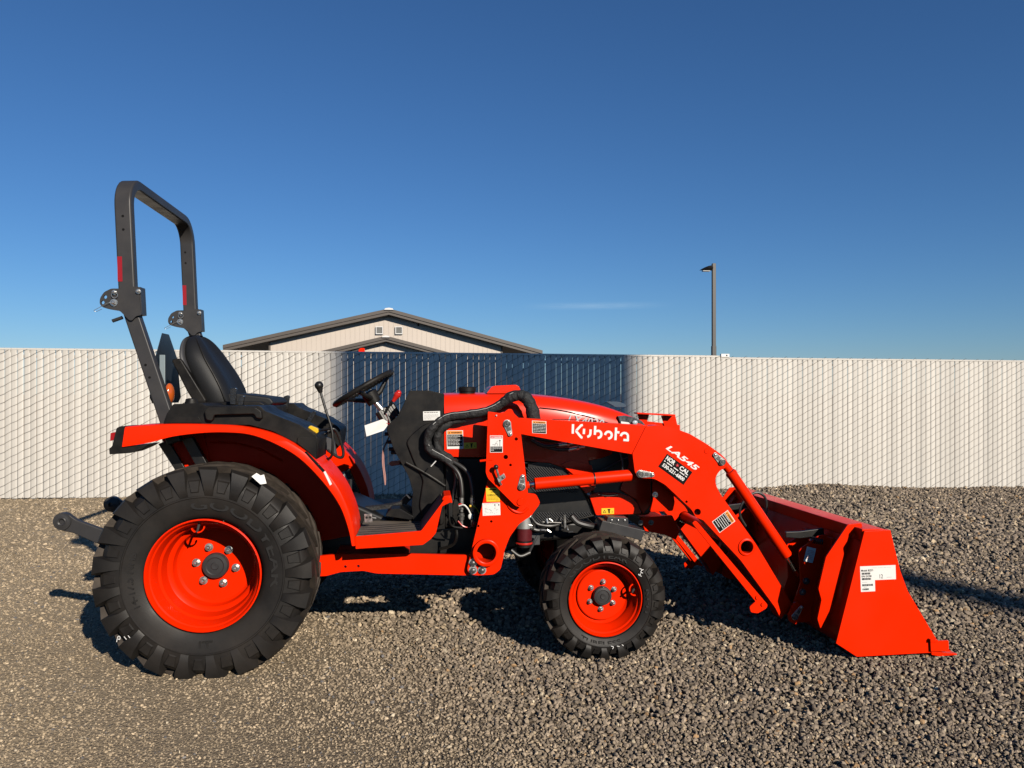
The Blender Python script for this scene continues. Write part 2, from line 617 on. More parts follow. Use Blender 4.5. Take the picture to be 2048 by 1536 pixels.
def make_gravel():
    # stone shapes
    rocks = bpy.data.collections.new('gravel_stone_shapes')
    m = bpy.data.materials.new('gravel_stone')
    m.use_nodes = True
    n, l = m.node_tree.nodes, m.node_tree.links
    b = n['Principled BSDF']
    at = n.new('ShaderNodeAttribute'); at.attribute_type = 'INSTANCER'; at.attribute_name = 'tint'
    no = n.new('ShaderNodeTexNoise'); no.inputs['Scale'].default_value = 3.0; no.inputs['Detail'].default_value = 4
    tc = n.new('ShaderNodeTexCoord'); l.new(tc.outputs['Object'], no.inputs['Vector'])
    mr = n.new('ShaderNodeMapRange'); mr.inputs[1].default_value = .3; mr.inputs[2].default_value = .7; mr.inputs[3].default_value = .75; mr.inputs[4].default_value = 1.25
    l.new(no.outputs[0], mr.inputs[0])
    vm = n.new('ShaderNodeVectorMath'); vm.operation = 'SCALE'
    l.new(at.outputs['Color'], vm.inputs[0]); l.new(mr.outputs[0], vm.inputs['Scale'])
    l.new(vm.outputs[0], b.inputs['Base Color'])
    b.inputs['Roughness'].default_value = .8
    b.inputs['Specular IOR Level'].default_value = .3
    for k in range(9):
        bm = bmesh.new()
        bmesh.ops.create_icosphere(bm, subdivisions=2 if k < 5 else 1, radius=.5)
        r = random.Random(100 + k)
        planes = [(Vector((r.gauss(0, 1), r.gauss(0, 1), r.gauss(0, 1))).normalized(), r.uniform(.20, .38)) for _ in range(9)]
        for vtx in bm.verts:
            for nn, dd in planes:
                e = vtx.co.dot(nn) - dd
                if e > 0:
                    vtx.co -= nn * e
            vtx.co.x *= 1.15; vtx.co.z *= .8
        me = bpy.data.meshes.new('gravel_stone_shape'); bm.to_mesh(me); bm.free()
        me.materials.append(m)
        o = bpy.data.objects.new('gravel_stone_shape', me)
        rocks.objects.link(o)
    # where the stones lie
    P, S, T = [], [], []
    for z0, z1, cell in ((1.9, 3.0, .0122), (3.0, 4.3, .0150), (4.3, 6.4, .0225), (6.4, 11.2, .039)):
        u0 = np.arange(-z1 * .80 - 1.4, z1 * .80 + 1.4, cell)
        v0 = np.arange(z0, z1, cell)
        A, Bz = np.meshgrid(u0, v0)
        A = (A + rng.uniform(-.6, .6, A.shape) * cell).ravel(); Bz = (Bz + rng.uniform(-.6, .6, Bz.shape) * cell).ravel()
        k = np.abs(A) < Bz * .70 + 1.2
        A, Bz = A[k], Bz[k]
        X = A * CS + Bz * SN; Y = -A * SN + Bz * CS + CAM_Y
        k = Y < 6.62
        X, Y = X[k], Y[k]
        L = looseness(X, Y)
        nn = len(X)
        g = np.clip(rng.lognormal(0, .28, nn), .5, 1.75)
        size = cell * (0.80 + .46 * L) * g * (1.0 if cell < .03 else .9)
        size = np.clip(size, .005, .055)
        keep = rng.random(nn) < (.86 + .14 * L)
        big = rng.random(nn) < .0012
        size[big] *= 1.35
        flat = .5 + .45 * L
        Z = ground_z(X, Y) + size * (.04 + .16 * L) + rng.uniform(0, .5, nn) * size * .5 * L
        # keep clear of the tyre contact patches
        P.append(np.stack([X, Y, Z], 1)[keep])
        S.append(np.stack([size, size * rng.uniform(.7, 1.2, nn), size * flat * rng.uniform(.7, 1.2, nn)], 1)[keep])
        br = np.clip(rng.normal(1.0, .26, nn), .45, 1.9)
        tan = np.array([.425, .328, .215]); gry = np.array([.282, .220, .160]); dk = np.array([.185, .147, .110])
        w = rng.random(nn)
        c = tan[None] * (1 - L[:, None]) + np.where((w < .62)[:, None], gry[None], np.where((w < .88)[:, None], dk[None], tan[None] * .95)) * L[:, None]
        lc = rng.random(nn)
        c = np.where((lc < .02)[:, None], np.array([.58, .48, .34])[None], c)
        c = np.where(((lc > .97) & (L < .6))[:, None], np.array([.16, .15, .145])[None], c)
        c = np.where(((lc > .985) & (L >= .6))[:, None], np.array([.42, .26, .13])[None], c)
        T.append((c * br[:, None] * .74)[keep])
    P = np.concatenate(P); S = np.concatenate(S); T = np.concatenate(T)
    N = len(P)
    me = bpy.data.meshes.new('gravel')
    me.vertices.add(N)
    me.vertices.foreach_set('co', P.astype(np.float32).ravel())
    a = me.attributes.new('size', 'FLOAT_VECTOR', 'POINT'); a.data.foreach_set('vector', S.astype(np.float32).ravel())
    tilt = np.concatenate([rng.normal(0, .55, (N, 2)), rng.uniform(0, 6.28, (N, 1))], 1)
    a = me.attributes.new('turn', 'FLOAT_VECTOR', 'POINT'); a.data.foreach_set('vector', tilt.astype(np.float32).ravel())
    a = me.attributes.new('tint', 'FLOAT_VECTOR', 'POINT'); a.data.foreach_set('vector', T.astype(np.float32).ravel())
    a = me.attributes.new('shape', 'INT', 'POINT'); a.data.foreach_set('value', rng.integers(0, 9, N).astype(np.int32))
    o = bpy.data.objects.new('gravel', me); COL.objects.link(o)
    o['kind'] = 'stuff'
    o['label'] = 'loose grey and tan crushed gravel covering the yard'
    ng = bpy.data.node_groups.new('gravel_scatter', 'GeometryNodeTree')
    ng.interface.new_socket('Geometry', in_out='INPUT', socket_type='NodeSocketGeometry')
    ng.interface.new_socket('Geometry', in_out='OUTPUT', socket_type='NodeSocketGeometry')
    gi = ng.nodes.new('NodeGroupInput'); go = ng.nodes.new('NodeGroupOutput')
    ip = ng.nodes.new('GeometryNodeInstanceOnPoints')
    ci = ng.nodes.new('GeometryNodeCollectionInfo')
    ci.inputs['Collection'].default_value = rocks
    ci.inputs['Separate Children'].default_value = True
    ci.inputs['Reset Children'].default_value = True
    ip.inputs['Pick Instance'].default_value = True

    def na(name, t):
        q = ng.nodes.new('GeometryNodeInputNamedAttribute'); q.data_type = t
        q.inputs['Name'].default_value = name
        return q.outputs['Attribute']
    L = ng.links
    L.new(gi.outputs[0], ip.inputs['Points']); L.new(ci.outputs[0], ip.inputs['Instance'])
    L.new(na('shape', 'INT'), ip.inputs['Instance Index'])
    L.new(na('turn', 'FLOAT_VECTOR'), ip.inputs['Rotation'])
    L.new(na('size', 'FLOAT_VECTOR'), ip.inputs['Scale'])
    L.new(ip.outputs[0], go.inputs[0])
    md = o.modifiers.new('scatter', 'NODES'); md.node_group = ng


make_gravel()

# ------------------------------------------------------------------ the fence
FX0, FX1, FH = -8.0, 10.4, 1.87
SLATP = .0745


def fence_y(x):
    return 6.53 + (x + 5.26) * .0115


def fence_base(x):
    return -0.0045 * min(max(x + 5.2, -6), 20) - .005


SLAT = mat('cream_slat', (.635, .595, .535), .5, noise=.035, nscale=3, bump=.08, bscale=60)
n_, l_ = SLAT.node_tree.nodes, SLAT.node_tree.links
oi = n_.new('ShaderNodeObjectInfo')
mr_ = n_.new('ShaderNodeMapRange'); mr_.inputs[3].default_value = .90; mr_.inputs[4].default_value = 1.07
l_.new(oi.outputs['Random'], mr_.inputs[0])
vm_ = n_.new('ShaderNodeVectorMath'); vm_.operation = 'SCALE'
l_.new(mr_.outputs[0], vm_.inputs['Scale'])
old = n_['Principled BSDF'].inputs['Base Color'].links[0].from_socket
l_.new(old, vm_.inputs[0]); l_.new(vm_.outputs[0], n_['Principled BSDF'].inputs['Base Color'])
WIRE = mat('fence_wire', (.12, .105, .09), .5, metal=.3)
GALV = mat('galvanised_post', (.42, .43, .44), .45, metal=.6, noise=.1, nscale=12)


def make_fence():
    L0 = Vector((FX0, fence_y(FX0), 0))
    t = thing('privacy_fence', 'long cream slatted chain link privacy fence behind the tractor', 'fence', (1.2, fence_y(1.2), 0))
    mb = MB()
    hw, hd = .0357, .0046
    prof = [(-hw, .002), (-hw * .8, -hd * .8), (-hw * .3, -hd), (hw * .3, -hd), (hw * .8, -hd * .8), (hw, .002), (hw * .7, hd), (-hw * .7, hd)]
    mb.loft([[(x, y, 0) for x, y in prof], [(x, y, FH - .012) for x, y in prof]], SLAT)
    first = mb.build('slat', t, smooth=40)
    k = 0
    x = FX0
    r = random.Random(3)
    while x < FX1:
        o = first if k == 0 else first.copy()
        if k:
            COL.objects.link(o)
        o.parent = t
        step = -.022 if x > 4.02 else 0.0
        o.location = Vector((x + r.uniform(-.0015, .0015), fence_y(x) + r.uniform(-.002, .002), fence_base(x) + .012 + r.uniform(-.006, .004) + step)) - t.location
        o.rotation_euler = (0, r.uniform(-.0012, .0012), (.03 if k % 2 else -.025) + r.uniform(-.03, .03))
        x += SLATP
        k += 1
    # woven wires: those that run in front of the slats, and their tips above
    mb = MB()
    slope, pitch = .53, .103
    x = FX0 - FH / slope
    a0 = -(FX1 - FX0) * slope
    c = a0
    while c < FH:
        # z = c + slope*(x-FX0)
        xa = max(FX0, FX0 + (0.0 - c) / slope); xb = min(FX1, FX0 + (FH - c) / slope)
        if xb > xa + .02:
            i0 = math.floor((xa - FX0) / SLATP * 2); i1 = math.ceil((xb - FX0) / SLATP * 2)
            pts = []
            for i in range(i0, i1 + 1):
                xx = min(max(FX0 + i * SLATP / 2, xa), xb)
                mid = (i % 2 == 0)
                yy = fence_y(xx) - (.0095 if mid else .005)
                zz = c + slope * (xx - FX0) + (0.004 if (i % 4 == 1) else (-.003 if i % 4 == 3 else 0))
                pts.append((xx, yy, fence_base(xx) + zz))
            q = [pts[0]]
            for p in pts[1:]:
                if (Vector(p) - Vector(q[-1])).length > .012:
                    q.append(p)
            if len(q) > 1:
                mb.tube(q, .0022, WIRE, n=4, caps=False)
        c += pitch
    # vertical runs of the weave beside each slat, tips at top and bottom
    x = FX0 + SLATP / 2
    j = 0
    while x < FX1:
        zb = fence_base(x); y = fence_y(x)
        stp = -.022 if x > 4.02 else 0.0
        mb.tube([(x - .004, y - .002, zb + FH - .05 + stp), (x, y - .006, zb + FH + .006 + stp), (x + .012, y - .004, zb + FH - .004 + stp)], .0025, WIRE, n=4)
        if j % 2 == 0:
            mb.tube([(x - .012, y - .008, zb + .03), (x, y - .004, zb - .008), (x + .012, y - .006, zb + .02)], .0028, WIRE, n=4)
        x += SLATP; j += 1
    mb.build('wire_mesh', t, smooth=60)
    # top channel that closes the slats
    for xa, xb, dz in ((FX0, 4.0, 0), (4.03, FX1, -.022)):
        mb = MB()
        secs = []
        for i in range(13):
            xx = xa + (xb - xa) * i / 12
            y, z = fence_y(xx), fence_base(xx) + FH + dz
            secs.append([(xx, y - .009, z - .016), (xx, y - .009, z + .002), (xx, y, z + .007), (xx, y + .009, z + .002), (xx, y + .009, z - .016)])
        mb.loft(secs, SLAT)
        mb.build('top_channel', t, smooth=0)
    x = FX0 + .5
    while x < FX1:
        mb = MB(); z = fence_base(x); y = fence_y(x) + .05
        mb.tube([(x, y, z - .2), (x, y, z + FH - .04)], .030, GALV, n=12)
        mb.ball((x, y, z + FH - .04), .032, GALV, n=10, sq=(1, 1, .5))
        mb.build('post', t)
        x += 2.6
    mb = MB(); mb.tube([(FX0, fence_y(FX0) + .05, fence_base(FX0) + FH - .09), (FX1, fence_y(FX1) + .05, fence_base(FX1) + FH - .11)], .02, GALV, n=10)
    mb.build('top_rail', t)
    # end clip where the fence steps down
    p = W(1451, 711, fence_y(4.0))
    mb = MB(); mb.box(p.x - .07, p.x + .05, p.y - .02, p.y + .02, p.z - .022, p.z + .022, LWHITE)
    mb.tube([(p.x + .01, p.y - .024, p.z), (p.x + .01, p.y - .018, p.z)], .011, BLACKP, n=10)
    mb.build('end_clip', t, bevel=.004)
    return t


make_fence()

# ------------------------------------------------------------------ building beyond the fence
SIDING = mat('cream_metal_siding', (.61, .53, .455), .5, noise=.03, nscale=.6)
TRIM = mat('brown_metal_trim', (.105, .088, .074), .45, noise=.08, nscale=2)
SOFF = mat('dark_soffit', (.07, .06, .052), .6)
RIDGE = mat('white_ridge_cap', (.75, .74, .72), .5)


def gable(t, y, apex, left, right, wl, wr, depth, overhang, band, wall_z0=-.05, vents=(), ribs=.28):
    """gable end: apex/left/right are photo pixels on plane y (roof outline), wl/wr wall corners in px"""
    A, Lf, Rt = W(*apex, y), W(*left, y), W(*right, y)
    xl, xr = W(wl, 700, y).x, W(wr, 700, y).x
    yw = y + overhang

    def roofz(x):
        return A.z + (Lf.z - A.z) * (A.x - x) / (A.x - Lf.x) if x < A.x else A.z + (Rt.z - A.z) * (x - A.x) / (Rt.x - A.x)
    mb = MB()
    mb.plate_xz([[(xl, wall_z0), (xr, wall_z0), (xr, roofz(xr) - band * .9), (A.x, A.z - band * .9), (xl, roofz(xl) - band * .9)]], yw, yw + .2, SIDING)
    x = xl + ribs * .5
    while x < xr - .05:
        zt = roofz(x) - band * .95
        mb.box(x - .014, x + .014, yw - .014, yw + .001, wall_z0, zt, SIDING)
        x += ribs
    w = mb.build('wall', t, smooth=0)
    if xr - xl > 8:
        mb = MB()
        mb.box(xl - .06, xl + .04, yw - .05, yw + .15, wall_z0, roofz(xl) - band, TRIM)
        mb.box(xr - .04, xr + .06, yw - .05, yw + .15, wall_z0, roofz(xr) - band, TRIM)
        mb.build('corner_trim', t, smooth=0)
        mb = MB()
        mb.box(xl + .3, xr - .3, yw + .3, yw + depth, wall_z0, roofz(xl) - band, SIDING)
        mb.build('side_walls', t, smooth=0)
    for nm, P, Q in (('roof', Lf, A), ('roof', A, Rt)):
        mb = MB()
        v = [(P.x, y, P.z), (Q.x, y, Q.z), (Q.x, y, Q.z - band), (P.x, y, P.z - band)]
        v += [(a, y + depth, c) for a, _, c in v]
        mb.add(v, [(0, 1, 2, 3), (7, 6, 5, 4), (0, 4, 5, 1), (3, 2, 6, 7), (0, 3, 7, 4), (1, 5, 6, 2)], TRIM)
        r = mb.build(nm, t, smooth=0)
        mb = MB()
        dz = .06
        v = [(P.x, y - .06, P.z + dz), (Q.x, y - .06, Q.z + dz), (Q.x, y - .06, Q.z - band * .45), (P.x, y - .06, P.z - band * .45)]
        v += [(a, y - .005, c) for a, _, c in v]
        mb.add(v, [(0, 1, 2, 3), (7, 6, 5, 4), (0, 4, 5, 1), (3, 2, 6, 7), (0, 3, 7, 4), (1, 5, 6, 2)], TRIM)
        mb.build('fascia', r, smooth=0)
    mb = MB()
    s = band * .9
    mb.loft([[(A.x - s, yy, A.z - s * .12), (A.x - s * .8, yy, A.z + s * .22), (A.x, yy, A.z + s * .34), (A.x + s * .8, yy, A.z + s * .22), (A.x + s, yy, A.z - s * .12)] for yy in (y - .15, y + depth)], RIDGE)
    mb.build('ridge_cap', t, smooth=0)
    for (u, v, hw, hh) in vents:
        c = W(u, v, yw)
        a = hw * (yw - CAM_Y) / FPX; b = hh * (yw - CAM_Y) / FPX
        mb = MB()
        for q in ((c.x - a, c.x + a, c.z + b * .8, c.z + b), (c.x - a, c.x + a, c.z - b, c.z - b * .8), (c.x - a, c.x - a * .8, c.z - b * .8, c.z + b * .8), (c.x + a * .8, c.x + a, c.z - b * .8, c.z + b * .8)):
            mb.box(q[0], q[1], yw - .14, yw - .02, q[2], q[3], RIDGE)
        vt = mb.build('louvre_vent', t, smooth=0)
        for i in range(6):
            z = c.z - b * .8 + b * 1.6 * (i + .5) / 6
            mb = MB()
            mb.add([(c.x - a * .8, yw - .12, z - b * .11), (c.x + a * .8, yw - .12, z - b * .11), (c.x + a * .8, yw - .04, z + b * .1), (c.x - a * .8, yw - .04, z + b * .1)], [(0, 1, 2, 3)], LGREY2)
            mb.build('blade', vt, smooth=0)


LGREY2 = mat('vent_grey', (.5, .5, .48), .5)


def make_building():
    t = thing('storage_building', 'large cream metal building with wide low brown gable roof beyond the fence', 'building', (-2.0, 42, 0))
    gable(t, 42, (778, 619), (446, 692), (1085, 703), 536, 1005, 14, .55, .30, vents=((759, 661, 7, 7.5), (798, 661, 7, 7.5)))
    # dark openings under the side eaves: recessed lean-to walls
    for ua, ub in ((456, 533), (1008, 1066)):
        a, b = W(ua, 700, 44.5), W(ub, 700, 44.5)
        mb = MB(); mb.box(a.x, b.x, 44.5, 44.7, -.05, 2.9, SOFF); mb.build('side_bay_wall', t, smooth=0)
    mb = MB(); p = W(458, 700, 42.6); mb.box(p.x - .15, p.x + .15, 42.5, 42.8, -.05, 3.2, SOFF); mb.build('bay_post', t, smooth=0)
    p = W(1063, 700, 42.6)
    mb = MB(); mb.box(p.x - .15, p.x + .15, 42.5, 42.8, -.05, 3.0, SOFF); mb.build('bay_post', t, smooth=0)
    # little hooded lamp on the wall
    p = W(837, 645, 42.8)
    mb = MB(); mb.box(p.x - .05, p.x + .05, 42.55, 42.88, p.z - .25, p.z + .15, BLK2); mb.build('wall_lamp', t)
    t2 = thing('entry_porch', 'small cream gabled building with brown trim in front of the large building', 'building', (-1.9, 34, 0))
    gable(t2, 34, (772, 674), (628, 708), (912, 711), 655, 885, 5, .4, .21, ribs=.26)
    p = W(773, 683, 34.3)
    mb = MB(); mb.box(p.x - .05, p.x + .05, 34.3, 34.55, p.z - .15, p.z + .22, RIDGE); mb.build('vent_stack', t2)
    p = W(778, 697, 34.5)
    mb = MB(); mb.tube([(p.x, 34.45, p.z), (p.x, 34.62, p.z)], .05, BLK2, n=10); mb.build('wall_spot', t2)


make_building()


def make_lamp_post():
    y = 31.0
    b = W(1427.5, 709, y)
    t = thing('lamp_post', 'tall dark grey square lamp post with one flat lamp head beyond the fence', 'lamp post', (b.x, y, 0))
    px = (y - CAM_Y) / FPX
    POLE = mat('lamp_post_bronze', (.062, .058, .054), .5, noise=.05, nscale=3)
    zt = W(1427, 527, y).z
    mb = MB(); h = 3.6 * px; mb.box(b.x - h, b.x + h, y - h, y + h, -.1, zt, POLE); mb.build('pole', t, bevel=.012)
    mb = MB(); h2 = 4.3 * px; mb.box(b.x - h2, b.x + h2, y - h2, y + h2, W(1427, 707, y).z - 1.2, W(1427, 692, y).z, POLE)
    mb.build('collar', t, bevel=.012)
    a, c = W(1424, 533, y), W(1399, 541, y)
    mb = MB()
    secs = []
    for i in range(9):
        s = i / 8
        x = a.x + (c.x - a.x) * s
        zt_ = W(1412, 531, y).z + (W(1412, 541, y).z - W(1412, 531, y).z) * s ** 1.8
        zb_ = W(1412, 541 - 1.2 * (1 - s), y).z - .01 + .02 * s
        wd = .17 * math.sqrt(max(0.03, 1 - (s - .25) ** 2 * 1.6))
        secs.append([(x, y - wd, (zt_ + zb_) / 2), (x, y - wd * .6, zt_), (x, y + wd * .6, zt_), (x, y + wd, (zt_ + zb_) / 2), (x, y + wd * .7, zb_), (x, y - wd * .7, zb_)])
    mb.loft(secs, BLK2)
    hd = mb.build('lamp_head', t, smooth=40)
    mb = MB(); m0 = (a.x + c.x) / 2
    mb.box(m0 - .16, m0 + .18, y - .1, y + .1, W(1412, 541.6, y).z - .03, W(1412, 541.6, y).z, LGREY2)
    mb.build('lens', hd)
    mb = MB(); mb.box(b.x - 6 * px, b.x - 3.3 * px, y - .05, y + .05, W(1412, 538, y).z, W(1412, 533, y).z, BLK2); mb.build('bracket', t)


make_lamp_post()


def make_boom():
    y = 12.0
    p = W(722, 700, y)
    t = thing('equipment_boom_tip', 'orange tip of a machine part showing just above the fence below the gable', 'machine part', (p.x, y, 0))
    px = (y - CAM_Y) / FPX
    mb = MB(); mb.plate(rnd([(717, 699), (721, 696), (729, 696), (729, 706), (725, 710), (717, 708)], 2), y, y + .12, RED); mb.build('end_plate', t, bevel=.006)
    mb = MB(); mb.box(p.x - .02, p.x + .02, y + .04, y + .08, -.1, p.z - .03, BLK2); mb.build('upright', t, bevel=.006)
    mb = MB(); mb.tube([W(697, 706, y + .06), W(719, 700, y + .06)], .018, DSTEEL); mb.build('rod', t)


make_boom()


def make_sign():
    """the sign tower behind the photographer whose shadow lies on the fence"""
    fy = fence_y(.8)
    k = 34.5
    ratio = SUNV / -SUNV.y
    c = Vector((.80, fy, .35)) + ratio * k
    t = thing('pylon_sign', 'tall roadside sign on one steel pole behind the camera', 'sign', (c.x, c.y, 0))
    mb = MB(); mb.box(c.x - 1.97, c.x + 1.98, c.y - .2, c.y + .2, c.z - 1.95, c.z + 1.75, LGREY); mb.build('sign_box', t, bevel=.03)
    mb = MB(); mb.tube([(c.x, c.y, -.2), (c.x, c.y, c.z - 1.95)], .25, GREY, n=20); mb.build('pole', t)


make_sign()


# ================================================================== the tractor
T = thing('compact_tractor', 'orange red compact tractor with front loader bucket parked on gravel before the fence', 'tractor', (-.1, CY, 0))


# ------------------------------------------------------------------ wheels
def polar(cx, cz, r, a, y):
    return (cx + r * math.cos(a), y, cz + r * math.sin(a))


def make_tyre(mb, cx, cz, R, rr, y0, w, n, lug, skew, phase=0.0, seed=1):
    rc = R - lug
    side = [(rr, y0 + .045), (rr + .006, y0 + .028), (rr + .012, y0 + .022), (rr + (rc - rr) * .12, y0 + .014), (rr + (rc - rr) * .30, y0 + .003), (rr + (rc - rr) * .46, y0 - .001),
            (rr + (rc - rr) * .475, y0 - .005), (rr + (rc - rr) * .495, y0 - .005), (rr + (rc - rr) * .51, y0 - .001),
            (rr + (rc - rr) * .66, y0 + .001), (rr + (rc - rr) * .82, y0 + .010), (rr + (rc - rr) * .92, y0 + .028), (rc - .003, y0 + .06), (rc, y0 + w * .3)]
    prof = side + [(rc + .004, y0 + w / 2)] + [(r, 2 * y0 + w - y) for r, y in reversed(side)]
    mb.lathe(prof, cx, cz, RUB, n=120)
    da = 2 * PI / n
    h = rc - rr
    for s in (0, 1):
        for i in range(n):
            a0 = phase + (i + .5 * s) * da
            # stations: (base radius, base y, top radius, top y, angle offset, half angle base, half angle top)
            st = [(rr + h * .53, y0 - .001, rr + h * .53, y0 - .004, -.05 * da, .17 * da, .16 * da),
                  (rr + h * .66, y0 + .001, rr + h * .68, y0 - .010, -.02 * da, .19 * da, .17 * da),
                  (rr + h * .82, y0 + .012, rr + h * .90, y0 - .008, .0, .255 * da, .23 * da),
                  (rc - .022, y0 + .030, R - .014, y0 + .004, .04 * da, .30 * da, .265 * da),
                  (rc - .005, y0 + .055, R - .003, y0 + .028, .10 * da, .32 * da, .28 * da),
                  (rc - .002, y0 + w * .30, R, y0 + w * .28, skew * .42, .30 * da, .25 * da),
                  (rc - .002, y0 + w * .47, R, y0 + w * .46, skew * .82, .26 * da, .21 * da),
                  (rc - .002, y0 + w * .60, R - .004, y0 + w * .57, skew * 1.05, .14 * da, .09 * da)]
            secs = []
            for br, by, tr, ty, off, hb, ht in st:
                a = a0 + off
                if s:
                    by, ty = 2 * y0 + w - by, 2 * y0 + w - ty
                secs.append([polar(cx, cz, br - .004, a - hb, by), polar(cx, cz, tr, a - ht, ty), polar(cx, cz, tr, a + ht, ty), polar(cx, cz, br - .004, a + hb, by)])
            mb.loft(secs[:5], RUB)
            mb.loft(secs[4:], RUBT)
            # raised pad between two lugs on the shoulder
            if s == 0:
                q = a0 + da * .5
                st = [(rr + h * .58, y0 + .000, rr + h * .60, y0 - .005, .10), (rr + h * .85, y0 + .012, rr + h * .82, y0 + .002, .15)]
                lo, hi = st
                vb = [polar(cx, cz, r_, q + sg * t_ * da, y_) for r_, y_, t_ in ((lo[0], lo[1], .16), (hi[0], hi[1], .21)) for sg in (-1, 1)]
                vt = [polar(cx, cz, r_, q + sg * t_ * da, y_) for r_, y_, t_ in ((lo[2], lo[3], .125), (hi[2], hi[3], .175)) for sg in (-1, 1)]
                mb.add(vb + vt, [(4, 5, 7, 6), (0, 1, 5, 4), (2, 6, 7, 3), (0, 4, 6, 2), (1, 3, 7, 5)], RUB)
    # rubber vent hairs
    r_ = random.Random(seed)
    for i in range(170):
        a = r_.uniform(0, 2 * PI)
        k = r_.random()
        if k < .55:
            y = y0 + r_.uniform(.02, w * .98); b = Vector(polar(cx, cz, R - .006, a, y)); d = Vector((math.cos(a), r_.uniform(-.3, .3), math.sin(a)))
            ln = r_.uniform(.008, .02)
        else:
            b = Vector(polar(cx, cz, rr + h * r_.uniform(.55, .9), a, y0 + .002)); d = Vector((r_.uniform(-.4, .4), -1, r_.uniform(-.4, .4)))
            ln = r_.uniform(.006, .012)
        d.normalize()
        e = d.orthogonal().normalized() * .0009
        g = d.cross(e)
        mb.add([b - d * .006 + e, b - d * .006 - e * .5 + g, b - d * .006 - e * .5 - g, b + d * ln], [(0, 1, 3), (1, 2, 3), (2, 0, 3)], RUB)


def arc_text(mb, s, cx, cz, r0, r1, a_mid, span, y, m, bold=.015, th=.002, inward=False):
    """raised sidewall lettering bent round the axle"""
    v, f = text_mesh(s, bold)
    out = []
    for x, t in v:
        if not inward:
            a = a_mid + span * (.5 - x); r = r0 + (r1 - r0) * t
        else:
            a = a_mid + span * (x - .5); r = r1 - (r1 - r0) * t
        out.append(polar(cx, cz, r, a, y))
    n = len(out)
    # front faces and a skirt down to the sidewall
    edges = {}
    for q in f:
        for i in range(len(q)):
            e = (q[i], q[(i + 1) % len(q)])
            if (e[1], e[0]) in edges:
                edges.pop((e[1], e[0]))
            else:
                edges[e] = 1
    back = [(p[0], p[1] + th, p[2]) for p in out]
    faces = [list(q) for q in f] + [(a, b, n + b, n + a) for a, b in edges]
    mb.add(out + back, faces, m)


RUBL = mat('raised_tyre_lettering', (.0145, .013, .012), .42, noise=.2, nscale=20)


def nut(mb, x, y, z, r, ln, m, wash=True):
    """hex nut with washer and stud end facing -y"""
    if wash:
        mb.lathe([(0, y - .004), (r * 1.45, y - .004), (r * 1.5, y - .002), (r * 1.5, y + .002)], x, z, m, n=18)
    a0 = random.uniform(0, 1)
    hexp = [(x + r * math.cos(a0 + PI / 3 * i), z + r * math.sin(a0 + PI / 3 * i)) for i in range(6)]
    mb.plate_xz([hexp], y - ln * .75, y, m)
    mb.lathe([(0, y - ln), (r * .5, y - ln * .96), (r * .75, y - ln * .80), (r * .82, y - ln * .70)], x, z, m, n=14)


